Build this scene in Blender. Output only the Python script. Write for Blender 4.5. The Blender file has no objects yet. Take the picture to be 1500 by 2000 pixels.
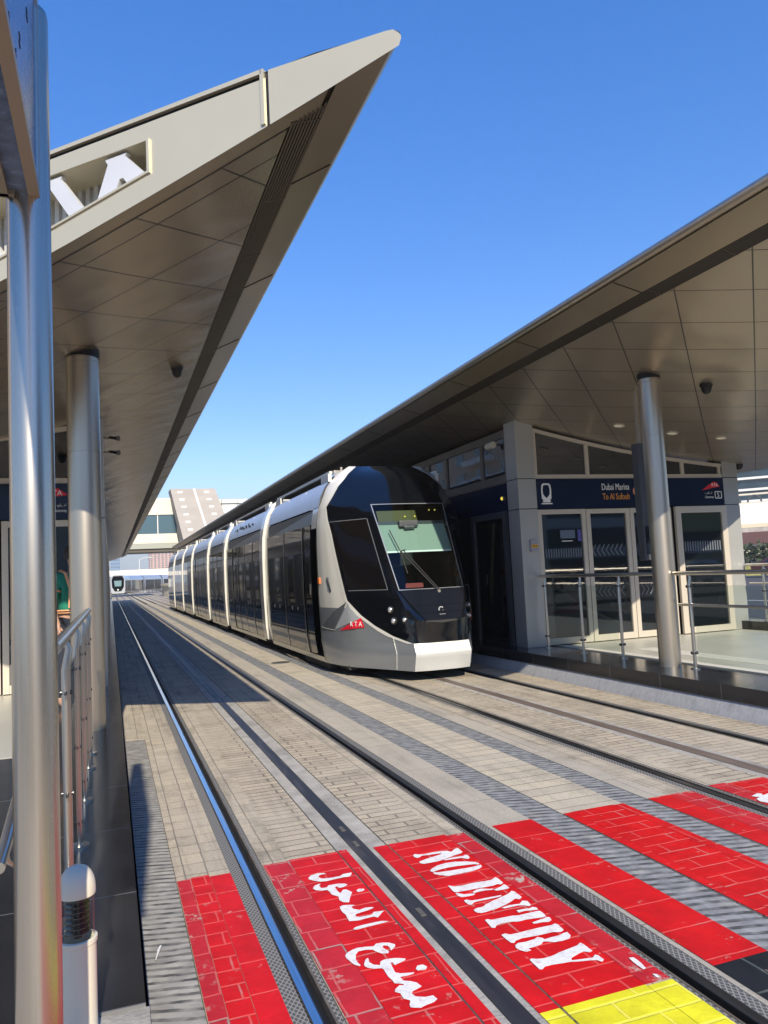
import bpy, bmesh, math, random
from mathutils import Vector, Matrix, noise
from mathutils.geometry import tessellate_polygon
from math import radians, sin, cos, pi, tan
random.seed(7)
SC = bpy.context.scene
COL = SC.collection

# ---------------------------------------------------------------- camera
YAW, PIT, ROL = radians(19.75), radians(4.45), radians(2.8)
fw = Vector((sin(YAW)*cos(PIT), cos(YAW)*cos(PIT), sin(PIT)))
r0 = Vector((cos(YAW), -sin(YAW), 0)); u0 = r0.cross(fw)
cxv = cos(ROL)*r0 - sin(ROL)*u0; cyv = sin(ROL)*r0 + cos(ROL)*u0
cam_d = bpy.data.cameras.new('camera'); cam = bpy.data.objects.new('camera', cam_d); COL.objects.link(cam)
m = Matrix((cxv, cyv, -fw)).transposed().to_4x4(); m.translation = Vector((0, 0, 1.543))
cam.matrix_world = m
cam_d.sensor_fit = 'VERTICAL'; cam_d.sensor_height = 36; cam_d.lens = 27.0
cam_d.clip_start = 0.05; cam_d.clip_end = 6000
SC.camera = cam

# ---------------------------------------------------------------- light
SUN = Vector((-0.106, -1.52, 1.0)).normalized()
w = bpy.data.worlds.new('World'); SC.world = w; w.use_nodes = True
nt = w.node_tree; bg = nt.nodes['Background']
sky = nt.nodes.new('ShaderNodeTexSky'); sky.sky_type = 'NISHITA'; sky.sun_disc = False
sky.sun_elevation = math.asin(SUN.z); sky.sun_rotation = math.atan2(SUN.x, SUN.y)
sky.air_density = 1.0; sky.dust_density = 0.15; sky.ozone_density = 3.0; sky.altitude = 0
hs = nt.nodes.new('ShaderNodeHueSaturation'); hs.inputs['Saturation'].default_value = 1.70; hs.inputs['Hue'].default_value = 0.519; hs.inputs['Value'].default_value = 1.48
gm = nt.nodes.new('ShaderNodeGamma'); gm.inputs[1].default_value = 0.64; nt.links.new(sky.outputs[0], gm.inputs[0])
nt.links.new(gm.outputs[0], hs.inputs['Color']); tcw = nt.nodes.new('ShaderNodeTexCoord'); sxw = nt.nodes.new('ShaderNodeSeparateXYZ'); nt.links.new(tcw.outputs['Generated'], sxw.inputs[0])
hz = nt.nodes.new('ShaderNodeMapRange'); hz.interpolation_type = 'SMOOTHSTEP'; nt.links.new(sxw.outputs[2], hz.inputs[0])
hz.inputs['From Min'].default_value = .16; hz.inputs['From Max'].default_value = 0.0; hz.inputs['To Min'].default_value = 0; hz.inputs['To Max'].default_value = .9
mw = nt.nodes.new('ShaderNodeMix'); mw.data_type = 'RGBA'; mw.inputs[7].default_value = (1.75, 2.05, 2.5, 1)   # dusty air along the horizon
nt.links.new(hz.outputs[0], mw.inputs[0]); nt.links.new(hs.outputs[0], mw.inputs[6]); nt.links.new(mw.outputs[2], bg.inputs[0]); bg.inputs[1].default_value = 0.15
sd = bpy.data.lights.new('sun', 'SUN'); sd.energy = 4.1; sd.angle = radians(0.53); sd.color = (1.0, 0.90, 0.74)
so = bpy.data.objects.new('sun', sd); COL.objects.link(so)
so.rotation_mode = 'QUATERNION'; so.rotation_quaternion = SUN.to_track_quat('Z', 'Y')
vs = SC.view_settings; vs.view_transform = 'Standard'; vs.look = 'None'; vs.exposure = 0.75; vs.gamma = 1.0
SC.render.resolution_x = 768; SC.render.resolution_y = 1024

# ---------------------------------------------------------------- materials
MATS = {}
def mat(name, col, rough=.5, metal=0., var=.0, vs_=3., bump=0., bs=20., spec=.5, coat=0., dirt=None, dscale=1.5, damt=.5, stretch=None, extra=None, aniso=0.):
    if name in MATS: return MATS[name]
    m = bpy.data.materials.new(name); m.use_nodes = True; MATS[name] = m
    n = m.node_tree.nodes; l = m.node_tree.links; p = n['Principled BSDF']
    p.inputs['Base Color'].default_value = (*col, 1); p.inputs['Roughness'].default_value = rough
    p.inputs['Metallic'].default_value = metal; p.inputs['Specular IOR Level'].default_value = spec
    p.inputs['Coat Weight'].default_value = coat
    if coat: p.inputs['Coat Roughness'].default_value = .03
    tc = n.new('ShaderNodeTexCoord'); vec = tc.outputs['Object']
    if stretch:
        mp = n.new('ShaderNodeMapping'); mp.inputs['Scale'].default_value = stretch; l.new(vec, mp.inputs[0]); vec = mp.outputs[0]
    cs = None
    if var:
        no = n.new('ShaderNodeTexNoise'); no.inputs['Scale'].default_value = vs_; no.inputs['Detail'].default_value = 6; l.new(vec, no.inputs['Vector'])
        mr = n.new('ShaderNodeMapRange'); mr.inputs['From Min'].default_value = .3; mr.inputs['From Max'].default_value = .7
        mr.inputs['To Min'].default_value = 1-var; mr.inputs['To Max'].default_value = 1+var; l.new(no.outputs[0], mr.inputs[0])
        mx = n.new('ShaderNodeVectorMath'); mx.operation = 'SCALE'; mx.inputs[0].default_value = col; l.new(mr.outputs[0], mx.inputs['Scale'])
        cs = mx.outputs[0]
        mr2 = n.new('ShaderNodeMapRange'); mr2.inputs['To Min'].default_value = max(.02, rough-.12*min(1, var*4)); mr2.inputs['To Max'].default_value = min(1, rough+.12*min(1, var*4)); l.new(no.outputs[0], mr2.inputs[0]); l.new(mr2.outputs[0], p.inputs['Roughness'])
    if dirt:
        no = n.new('ShaderNodeTexNoise'); no.inputs['Scale'].default_value = dscale; no.inputs['Detail'].default_value = 8; no.inputs['Roughness'].default_value = .65; l.new(vec, no.inputs['Vector'])
        cr = n.new('ShaderNodeMapRange'); cr.inputs['From Min'].default_value = .52; cr.inputs['From Max'].default_value = .72; cr.inputs['To Max'].default_value = damt; l.new(no.outputs[0], cr.inputs[0])
        mx = n.new('ShaderNodeMix'); mx.data_type = 'RGBA'; mx.inputs[6].default_value = (*col, 1); mx.inputs[7].default_value = (*dirt, 1)
        if cs: l.new(cs, mx.inputs[6])
        l.new(cr.outputs[0], mx.inputs[0]); cs = mx.outputs[2]
    if cs: l.new(cs, p.inputs['Base Color'])
    if bump:
        no = n.new('ShaderNodeTexNoise'); no.inputs['Scale'].default_value = bs; no.inputs['Detail'].default_value = 4; l.new(vec, no.inputs['Vector'])
        b = n.new('ShaderNodeBump'); b.inputs['Strength'].default_value = bump; b.inputs['Distance'].default_value = .02; l.new(no.outputs[0], b.inputs['Height']); l.new(b.outputs[0], p.inputs['Normal'])
    if extra: extra(m, n, l, p)
    return m

def mth(n, l, op, a, b=None, c=None):
    x = n.new('ShaderNodeMath'); x.operation = op
    for i, v in enumerate((a, b, c)):
        if v is None: continue
        if isinstance(v, (int, float)): x.inputs[i].default_value = v
        else: l.new(v, x.inputs[i])
    return x.outputs[0]

def paver_mat(name, c1, c2, joint, bw, bh, off=.5, mort=.012, rot=0., bumpd=.004, paint=None, wear=0.5, gscale=1., dirtc=(.10, .09, .075), dirt=.5, rough=.8, mx0=0., my0=0.):
    # bricks in the x,y plane: rows run along x, brick length bw along x, bh along y
    m = bpy.data.materials.new(name); m.use_nodes = True; MATS[name] = m
    n = m.node_tree.nodes; l = m.node_tree.links; p = n['Principled BSDF']
    tc = n.new('ShaderNodeTexCoord'); mp = n.new('ShaderNodeMapping'); mp.inputs['Rotation'].default_value = (0, 0, rot); mp.inputs['Location'].default_value = (mx0, my0, 0)
    l.new(tc.outputs['Object'], mp.inputs[0])
    nz = n.new('ShaderNodeTexNoise'); nz.inputs['Scale'].default_value = 9; l.new(tc.outputs['Object'], nz.inputs['Vector'])
    wob = n.new('ShaderNodeVectorMath'); wob.operation = 'SCALE'; wob.inputs['Scale'].default_value = .012; l.new(nz.outputs['Color'], wob.inputs[0])
    ad = n.new('ShaderNodeVectorMath'); l.new(mp.outputs[0], ad.inputs[0]); l.new(wob.outputs[0], ad.inputs[1])
    br = n.new('ShaderNodeTexBrick'); br.inputs['Scale'].default_value = 1; br.offset = off
    br.inputs['Brick Width'].default_value = bw; br.inputs['Row Height'].default_value = bh; br.inputs['Mortar Size'].default_value = mort; br.inputs['Mortar Smooth'].default_value = .3
    br.inputs['Color1'].default_value = (*c1, 1); br.inputs['Color2'].default_value = (*c2, 1); br.inputs['Mortar'].default_value = (*joint, 1)
    l.new(ad.outputs[0], br.inputs['Vector'])
    cs = br.outputs['Color']
    def noise_(scale, det=8, ro=.6, st=None):
        no = n.new('ShaderNodeTexNoise'); no.inputs['Scale'].default_value = scale; no.inputs['Detail'].default_value = det; no.inputs['Roughness'].default_value = ro
        v = tc.outputs['Object']
        if st:
            q = n.new('ShaderNodeMapping'); q.inputs['Scale'].default_value = st; l.new(v, q.inputs[0]); v = q.outputs[0]
        l.new(v, no.inputs['Vector']); return no.outputs[0]
    def mixc(f, a, b, blend='MIX'):
        x = n.new('ShaderNodeMix'); x.data_type = 'RGBA'; x.blend_type = blend
        for i, v in ((0, f), (6, a), (7, b)):
            if isinstance(v, (int, float)): x.inputs[i].default_value = v
            elif isinstance(v, tuple): x.inputs[i].default_value = (*v, 1)
            else: l.new(v, x.inputs[i])
        return x.outputs[2]
    def rng(v, a, b, c, d):
        x = n.new('ShaderNodeMapRange'); l.new(v, x.inputs[0])
        for i, q in zip(('From Min', 'From Max', 'To Min', 'To Max'), (a, b, c, d)): x.inputs[i].default_value = q
        return x.outputs[0]
    # grain and long stains along the track
    g = rng(noise_(60*gscale, 4), .25, .75, .78, 1.22)
    sc = n.new('ShaderNodeVectorMath'); sc.operation = 'SCALE'; l.new(cs, sc.inputs[0]); l.new(g, sc.inputs['Scale']); cs = sc.outputs[0]
    cs = mixc(rng(noise_(3.2, 8, .7), .5, .78, 0, dirt), cs, dirtc)
    cs = mixc(rng(noise_(1.3, 6, .7, (5, .35, 1)), .5, .75, 0, dirt), cs, dirtc)
    cs = mixc(rng(noise_(1.1, 5, .65), .42, .68, 0, .45), cs, (.50, .45, .36)) if not paint else cs
    cs = mixc(rng(noise_(26, 3, .6), .66, .74, 0, .6), cs, (.10, .09, .08))
    if paint:
        jf = br.outputs['Fac']
        base = cs
        pv = rng(noise_(5, 6, .7), .3, .7, .72, 1.12)
        sp = n.new('ShaderNodeVectorMath'); sp.operation = 'SCALE'; sp.inputs[0].default_value = paint; l.new(pv, sp.inputs['Scale'])
        pc = mixc(mth(n, l, 'MULTIPLY', jf, .55), sp.outputs[0], (min(1, paint[0]*1.1+.1), paint[1]+.13, paint[2]+.11))
        chip = rng(noise_(11, 10, .75), .64-.06*wear, .68-.05*wear, 0, 1)
        chip2 = rng(noise_(2.2, 4, .5), .42, .62, 0, 1)
        cf = mth(n, l, 'MULTIPLY', chip, chip2)
        cf = mth(n, l, 'ADD', cf, mth(n, l, 'MULTIPLY', jf, rng(noise_(4, 6), .50, .62, 0, .8*wear)))
        cf = mth(n, l, 'MINIMUM', cf, 1.)
        cs = mixc(cf, pc, mixc(.45, base, (.55, .42, .38)))
    l.new(cs, p.inputs['Base Color']); p.inputs['Roughness'].default_value = rough
    p.inputs['Specular IOR Level'].default_value = .22 if paint else .3
    h = mth(n, l, 'SUBTRACT', mth(n, l, 'MULTIPLY', noise_(45*gscale, 5), .5), br.outputs['Fac'])
    b = n.new('ShaderNodeBump'); b.inputs['Strength'].default_value = .8; b.inputs['Distance'].default_value = bumpd; l.new(h, b.inputs['Height']); l.new(b.outputs[0], p.inputs['Normal'])
    return m

BE1, BE2, BJ = (.49, .42, .315), (.385, .33, .25), (.20, .175, .14)
M_pav = paver_mat('beige_paver', BE1, BE2, BJ, .42, .085, .37, .008)
M_pavL = paver_mat('beige_edge_paver', BE1, (.40, .35, .27), (.2, .18, .15), .115, .16, .0, .004, dirt=.85)
M_cream = paver_mat('cream_paver', (.54, .475, .355), (.46, .41, .32), BJ, 1.2, .15, .3, .006, dirt=.75, dirtc=(.22, .205, .17))
M_slab = paver_mat('grey_beige_slab', (.44, .395, .32), (.38, .35, .29), BJ, .9, .95, .3, .004, dirt=.7, dirtc=(.2, .185, .155))
M_conc = mat('light_concrete', (.38, .36, .32), .8, var=.18, vs_=8, bump=.3, bs=60, dirt=(.16, .15, .13), dscale=2.5, damt=.8)
RED = (.64, .009, .010)
M_red = paver_mat('red_painted_paver', BE1, BE2, BJ, .29, .115, .5, .006, paint=RED, rough=.5, wear=.55)
M_redB = paver_mat('red_painted_band', BE1, BE2, BJ, 1.2, .25, .5, .005, paint=(.64, .010, .012), rough=.5, wear=.5)
M_redP = paver_mat('red_worn_band', BE1, BE2, BJ, .13, .17, .2, .006, paint=(.55, .022, .03), rough=.5, wear=1.3)
M_yel = paver_mat('yellow_painted_paver', BE1, BE2, BJ, .29, .115, .4, .007, paint=(.80, .74, .03), rough=.45, wear=.1)
M_blk = paver_mat('black_painted_paver', BE1, BE2, BJ, .45, .25, .4, .007, paint=(.018, .02, .023), rough=.5, wear=.5)

def grate_extra(pitch, w0, per=None):
    def f(m, n, l, p):
        tc = n.new('ShaderNodeTexCoord'); sx = n.new('ShaderNodeSeparateXYZ'); l.new(tc.outputs['Object'], sx.inputs[0])
        nz = n.new('ShaderNodeTexNoise'); nz.inputs['Scale'].default_value = 25; nz.inputs['Detail'].default_value = 6; l.new(tc.outputs['Object'], nz.inputs['Vector'])
        y = mth(n, l, 'ADD', sx.outputs[1], mth(n, l, 'MULTIPLY', sx.outputs[0], .28))
        y = mth(n, l, 'ADD', y, mth(n, l, 'MULTIPLY', nz.outputs[0], .012))
        yw = n.new('ShaderNodeTexNoise'); yw.inputs['Scale'].default_value = 4; l.new(tc.outputs['Object'], yw.inputs['Vector']); y = mth(n, l, 'ADD', y, mth(n, l, 'MULTIPLY', yw.outputs[0], .05))
        fr = mth(n, l, 'FRACT', mth(n, l, 'DIVIDE', y, pitch))
        s = mth(n, l, 'LESS_THAN', mth(n, l, 'ABSOLUTE', mth(n, l, 'SUBTRACT', fr, .5)), w0/2)
        mx = n.new('ShaderNodeMix'); mx.data_type = 'RGBA'; mx.inputs[7].default_value = (.075, .073, .07, 1)
        src = p.inputs['Base Color'].links[0].from_socket if p.inputs['Base Color'].links else None
        if src: l.new(src, mx.inputs[6])
        n3 = n.new('ShaderNodeTexNoise'); n3.inputs['Scale'].default_value = 11; l.new(tc.outputs['Object'], n3.inputs['Vector'])
        mr = n.new('ShaderNodeMapRange'); l.new(n3.outputs[0], mr.inputs[0]); mr.inputs['From Min'].default_value = .38; mr.inputs['From Max'].default_value = .62; mr.inputs['To Min'].default_value = .35; mr.inputs['To Max'].default_value = 1
        sf = mth(n, l, 'MULTIPLY', s, mr.outputs[0])
        l.new(sf, mx.inputs[0]); l.new(mx.outputs[2], p.inputs['Base Color'])
        b = n.new('ShaderNodeBump'); b.inputs['Strength'].default_value = 1; b.inputs['Distance'].default_value = .008
        l.new(mth(n, l, 'SUBTRACT', mth(n, l, 'MULTIPLY', nz.outputs[0], .5), s), b.inputs['Height']); l.new(b.outputs[0], p.inputs['Normal'])
    return f
M_grate = mat('slotted_grate', (.26, .265, .265), .7, var=.3, vs_=14, dirt=(.44, .41, .35), dscale=5, damt=.65, extra=grate_extra(.062, .42))
M_grateL = mat('dusty_slotted_grate', (.34, .325, .29), .75, var=.25, vs_=10, dirt=(.2, .2, .2), dscale=4, extra=grate_extra(.055, .38))
def dia_extra(m, n, l, p):
    tc = n.new('ShaderNodeTexCoord'); sx = n.new('ShaderNodeSeparateXYZ'); l.new(tc.outputs['Object'], sx.inputs[0])
    hs = []
    for s in (1, -1):
        t = mth(n, l, 'ADD', sx.outputs[1], mth(n, l, 'MULTIPLY', sx.outputs[0], s*1.6))
        fr = mth(n, l, 'FRACT', mth(n, l, 'DIVIDE', t, .034))
        hs.append(mth(n, l, 'LESS_THAN', fr, .28))
    h = mth(n, l, 'MAXIMUM', hs[0], hs[1])
    mx = n.new('ShaderNodeMix'); mx.data_type = 'RGBA'; mx.inputs[6].default_value = (.085, .085, .08, 1); mx.inputs[7].default_value = (.27, .26, .24, 1)
    l.new(h, mx.inputs[0]); l.new(mx.outputs[2], p.inputs['Base Color'])
    b = n.new('ShaderNodeBump'); b.inputs['Distance'].default_value = .004; l.new(h, b.inputs['Height']); l.new(b.outputs[0], p.inputs['Normal'])
M_dia = mat('diamond_rubber', (.1, .1, .1), .7, extra=dia_extra)
M_railhead = mat('polished_rail', (.55, .57, .6), .16, 1., var=.1, vs_=3, stretch=(20, .6, 1))
M_raildk = mat('dark_reflection_rail', (.07, .068, .066), .32, .7, var=.25, vs_=4, stretch=(10, .6, 1))  # dark reflection of the station side put into the rail colour
M_railside = mat('dark_rail', (.05, .047, .045), .45, .6, var=.3, vs_=6, stretch=(8, 1, 8))
M_groove = mat('rail_groove', (.012, .012, .013), .5, 0)
M_lip = mat('worn_rail_lip', (.2, .17, .13), .55, .5, var=.3, vs_=8, dirt=(.25, .12, .05), dscale=6)
M_prail = mat('power_rail_black', (.030, .029, .030), .5, 0, var=.25, vs_=4, stretch=(6, .7, 1), dirt=(.13, .115, .105), dscale=1.2, damt=.8)
M_prail2 = mat('power_rail_brown', (.15, .115, .09), .6, 0, var=.3, vs_=4, stretch=(6, .5, 1), dirt=(.2, .16, .13), dscale=1.5, damt=.8)
def tile_extra(tx, ty, jc, jw=.004, ox=0., oy=0., jr=None):
    def f(m, n, l, p):
        tc = n.new('ShaderNodeTexCoord'); sx = n.new('ShaderNodeSeparateXYZ'); l.new(tc.outputs['Object'], sx.inputs[0])
        js = []
        for k, t, o in ((0, tx, ox), (1, ty, oy)):
            if not t: continue
            fr = mth(n, l, 'FRACT', mth(n, l, 'DIVIDE', mth(n, l, 'ADD', sx.outputs[k], o), t))
            js.append(mth(n, l, 'LESS_THAN', fr, jw/t))
        j = js[0]
        for q in js[1:]: j = mth(n, l, 'MAXIMUM', j, q)
        mx = n.new('ShaderNodeMix'); mx.data_type = 'RGBA'; mx.inputs[7].default_value = (*jc, 1)
        bc = p.inputs['Base Color']
        if bc.links: l.new(bc.links[0].from_socket, mx.inputs[6])
        else: mx.inputs[6].default_value = bc.default_value
        l.new(j, mx.inputs[0]); l.new(mx.outputs[2], bc)
    return f
M_granite = mat('black_granite', (.022, .023, .026), .17, 0, var=.2, vs_=3, spec=.6, extra=tile_extra(0, .9, (.16, .16, .16), .007, oy=.15))
M_floor = mat('pale_floor_tile', (.46, .45, .38), .38, 0, var=.08, vs_=2, extra=tile_extra(.6, .6, (.3, .29, .26), .005))
M_tact = mat('tactile_tile', (.62, .60, .52), .6, 0, var=.12, vs_=30, bump=.5, bs=80)
M_band = mat('ribbed_silver_band', (.42, .42, .42), .55, .1, var=.12, vs_=30, stretch=(1, 1, .15), dirt=(.18, .18, .18), dscale=5)
M_gap = mat('dark_gap', (.05, .046, .042), .9)
M_asph = mat('asphalt', (.06, .06, .062), .85, var=.15, vs_=20, bump=.2, bs=120)
M_ground = mat('dusty_ground', (.30, .27, .22), .9, var=.15, vs_=.3)
M_steel = mat('brushed_steel', (.54, .51, .45), .30, 1.)
M_steelm = mat('satin_steel', (.50, .45, .37), .35, .9, var=.05, vs_=12, stretch=(1, 1, .05))
M_steeld = mat('dark_steel', (.10, .10, .10), .35, .8)
def ceil_extra(p_, off, ph=0.):
    def f(m, n, l, p):
        tc = n.new('ShaderNodeTexCoord'); sx = n.new('ShaderNodeSeparateXYZ'); l.new(tc.outputs['Object'], sx.inputs[0])
        A = mth(n, l, 'DIVIDE', mth(n, l, 'ADD', mth(n, l, 'ADD', sx.outputs[0], sx.outputs[1]), off[0]), p_)
        B = mth(n, l, 'DIVIDE', mth(n, l, 'ADD', mth(n, l, 'SUBTRACT', sx.outputs[1], sx.outputs[0]), off[1]), p_)
        jw = .018
        j = mth(n, l, 'MAXIMUM', mth(n, l, 'LESS_THAN', mth(n, l, 'FRACT', mth(n, l, 'ADD', A, jw/2/p_)), jw/p_), mth(n, l, 'LESS_THAN', mth(n, l, 'FRACT', mth(n, l, 'ADD', B, jw/2/p_)), jw/p_))
        cb = n.new('ShaderNodeCombineXYZ'); l.new(mth(n, l, 'FLOOR', A), cb.inputs[0]); l.new(mth(n, l, 'FLOOR', B), cb.inputs[1])
        wn = n.new('ShaderNodeTexWhiteNoise'); l.new(cb.outputs[0], wn.inputs['Vector'])
        s1 = n.new('ShaderNodeVectorMath'); s1.operation = 'SUBTRACT'; l.new(wn.outputs['Color'], s1.inputs[0]); s1.inputs[1].default_value = (.5, .5, .5)
        s2 = n.new('ShaderNodeVectorMath'); s2.operation = 'SCALE'; s2.inputs['Scale'].default_value = .03; l.new(s1.outputs[0], s2.inputs[0])
        nz = n.new('ShaderNodeTexNoise'); nz.inputs['Scale'].default_value = 2.2; nz.inputs['Detail'].default_value = .5; l.new(tc.outputs['Object'], nz.inputs['Vector'])
        bp = n.new('ShaderNodeBump'); bp.inputs['Strength'].default_value = .6; bp.inputs['Distance'].default_value = .03; l.new(nz.outputs[0], bp.inputs['Height'])
        ad = n.new('ShaderNodeVectorMath'); l.new(bp.outputs[0], ad.inputs[0]); l.new(s2.outputs[0], ad.inputs[1])
        nm = n.new('ShaderNodeVectorMath'); nm.operation = 'NORMALIZE'; l.new(ad.outputs[0], nm.inputs[0]); l.new(nm.outputs[0], p.inputs['Normal'])
        mx = n.new('ShaderNodeMix'); mx.data_type = 'RGBA'; mx.inputs[6].default_value = p.inputs['Base Color'].default_value; mx.inputs[7].default_value = (.012, .010, .008, 1)
        l.new(j, mx.inputs[0]); l.new(mx.outputs[2], p.inputs['Base Color'])
        l.new(mth(n, l, 'SUBTRACT', .68, mth(n, l, 'MULTIPLY', j, .68)), p.inputs['Metallic'])
    return f
CH = (.365, .312, .228)
M_ceilL = mat('champagne_ceiling_panel', CH, .27, .7, extra=ceil_extra(.655*1.4142, (-6.02, -4.06)))
M_ceilR = mat('champagne_ceiling_panel_grid', (.375, .322, .24), .30, .66, extra=ceil_extra(.658*1.4142, (-4.98-4.95, 4.98-4.95)))
M_alu = mat('champagne_aluminium', (.60, .545, .40), .42, .45, var=.03, vs_=2)
M_soff = mat('champagne_border', (.37, .315, .22), .32, .66, var=.03, vs_=3)
M_louv = mat('dark_louvre', (.11, .095, .07), .4, .5)
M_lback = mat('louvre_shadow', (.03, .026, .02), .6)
M_black = mat('matt_black', (.008, .008, .008), .5)
M_letter = mat('bluish_letter_metal', (.62, .63, .64), .4, .2, var=.04)
M_corr = mat('corrugated_lining', (.62, .61, .58), .5, .2)
M_cream_f = mat('cream_door_frame', (.56, .50, .41), .42, .25, var=.03)
M_pillar = mat('grey_cladding', (.42, .42, .39), .42, .45, var=.05, vs_=1.5, bump=.05, bs=1.5)
M_navy = mat('navy_sign_panel', (.004, .010, .035), .2, 0, spec=.4)
M_white = mat('white_lettering', (.82, .82, .80), .5)
M_orange = mat('orange_lettering', (.80, .33, .04), .5)
M_rta = mat('red_logo', (.65, .015, .03), .4)
def gl_ior(m, n, l, p): p.inputs['IOR'].default_value = 1.9
M_glassd = mat('dark_door_glass', (.005, .007, .008), .03, 0, spec=.6, bump=.02, bs=1.2, extra=gl_ior)
M_glassu = mat('wavy_upper_glass', (.006, .010, .016), .02, 0, spec=.8, bump=.08, bs=1.6, extra=gl_ior)
M_brown = mat('brown_window_band', (.16, .14, .115), .4, .5)
M_dgrey = mat('dark_grey_cabinet', (.075, .08, .085), .4, .2, var=.05)
# tram
M_tglass = mat('tram_dark_glass', (.008, .007, .006), .035, 0, spec=1.0, bump=.03, bs=.9)
M_tglassd = mat('tram_door_glass', (.006, .005, .005), .04, 0, spec=.8)
M_tcream = mat('tram_cream_paint', (.70, .69, .63), .28, .15, coat=.5, var=.03, vs_=3)
M_tgrey = mat('tram_silver_paint', (.29, .31, .33), .3, .5, coat=.5, var=.04, vs_=3)
M_tbump = mat('tram_bumper_silver', (.50, .51, .50), .35, .2, coat=.4)
M_tlight = mat('tram_silver_facet', (.50, .53, .56), .3, .4, coat=.5)
M_tband = mat('tram_grey_band', (.22, .225, .23), .35, .4)
M_tblack = mat('tram_black_gloss', (.003, .004, .006), .12, 0, coat=.5, spec=.45)
M_thood = mat('tram_navy_hood', (.006, .009, .016), .2, .1, coat=.3)
M_troof = mat('tram_roof_pale_blue', (.52, .60, .72), .4, .2, var=.04)
M_tsilv = mat('tram_silver_trim', (.55, .54, .51), .28, .9)
M_under = mat('tram_underframe', (.018, .018, .018), .7, var=.3, vs_=5)
M_blind = mat('sun_blind', (.27, .34, .28), .7)
M_dark = mat('cab_interior', (.012, .014, .016), .7)
M_lampg = mat('lamp_glass', (.75, .75, .73), .12, .7)
M_redpl = mat('red_number_plate', (.22, .02, .02), .5)
M_yemit = mat('amber_lamp', (.6, .45, .05), .4)
def em(m, n, l, p):
    p.inputs['Emission Color'].default_value = (1, .75, .1, 1); p.inputs['Emission Strength'].default_value = .5
M_ylamp = mat('lit_amber_lamp', (.6, .45, .05), .4, extra=em)
def wem(m, n, l, p):
    p.inputs['Emission Color'].default_value = (1, .93, .7, 1); p.inputs['Emission Strength'].default_value = .08
M_dl = mat('lit_downlight', (.55, .5, .38), .4, extra=wem)
M_olive = mat('amber_display', (.09, .085, .03), .4)
M_ora = mat('orange_marker', (.6, .16, .03), .4)
def fres_ior(n, l, f, ior):
    ge = n.new('ShaderNodeNewGeometry'); mr = n.new('ShaderNodeMapRange'); l.new(ge.outputs['Backfacing'], mr.inputs[0])
    mr.inputs['To Min'].default_value = ior; mr.inputs['To Max'].default_value = 1/ior; l.new(mr.outputs[0], f.inputs[0])
def windshield():
    m = bpy.data.materials.new('windshield_glass'); m.use_nodes = True; MATS['windshield'] = m
    n = m.node_tree.nodes; l = m.node_tree.links; n.remove(n['Principled BSDF']); o = n['Material Output']
    t = n.new('ShaderNodeBsdfTransparent'); t.inputs[0].default_value = (.70, .82, .80, 1)
    g = n.new('ShaderNodeBsdfGlossy'); g.inputs['Roughness'].default_value = .02
    f = n.new('ShaderNodeFresnel'); fres_ior(n, l, f, 1.5)
    x = n.new('ShaderNodeMixShader'); l.new(f.outputs[0], x.inputs[0]); l.new(t.outputs[0], x.inputs[1]); l.new(g.outputs[0], x.inputs[2]); l.new(x.outputs[0], o.inputs[0])
    return m
M_wind = windshield()
def clearglass():
    m = bpy.data.materials.new('clear_glass'); m.use_nodes = True
    n = m.node_tree.nodes; l = m.node_tree.links; n.remove(n['Principled BSDF']); o = n['Material Output']
    t = n.new('ShaderNodeBsdfTransparent'); t.inputs[0].default_value = (.9, .94, .92, 1)
    g = n.new('ShaderNodeBsdfGlossy'); g.inputs['Roughness'].default_value = .02
    f = n.new('ShaderNodeFresnel'); fres_ior(n, l, f, 1.4)
    x = n.new('ShaderNodeMixShader'); l.new(f.outputs[0], x.inputs[0]); l.new(t.outputs[0], x.inputs[1]); l.new(g.outputs[0], x.inputs[2]); l.new(x.outputs[0], o.inputs[0])
    return m
M_clear = clearglass()
M_ivory = mat('ivory_paint', (.66, .61, .48), .4, var=.03)
M_skin = mat('skin', (.42, .24, .16), .55)
M_green = mat('green_cloth', (.012, .20, .13), .8, bump=.3, bs=30)
M_trim = mat('orange_reflective_trim', (.75, .36, .18), .5)
M_trous = mat('dark_trousers', (.02, .025, .04), .85)
M_hair = mat('dark_hair', (.015, .01, .008), .6)
M_stone = mat('pale_stone_cladding', (.66, .61, .50), .7, var=.06, vs_=.6)
M_stoneg = mat('grey_green_panel', (.32, .33, .28), .6)
M_encl = mat('grey_brown_cladding', (.34, .31, .275), .8, var=.08, vs_=.4, bump=.5, bs=1.5, stretch=(1, 1, 3))
M_bwin = mat('blue_window', (.05, .10, .13), .06, 0, spec=1.)
M_leaf = mat('leaf_green', (.045, .085, .025), .7, var=.4, vs_=2)
M_leafd = mat('dark_leaf', (.028, .048, .018), .7, var=.4, vs_=2)
M_trunk = mat('bark', (.14, .10, .07), .9, var=.2)
M_grass = mat('dry_hedge', (.30, .30, .10), .9, var=.3, vs_=2, bump=1, bs=8)
M_brick_t = mat('pink_tower_wall', (.52, .33, .26), .8, var=.08, vs_=.1)
M_blue_t = mat('blue_tower_wall', (.20, .29, .42), .35, .2, var=.1, vs_=.1)
M_wht = mat('white_concrete', (.70, .69, .66), .7, var=.05, vs_=.5)
M_awn = mat('maroon_awning', (.10, .045, .045), .8, var=.15, vs_=.3)

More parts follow.
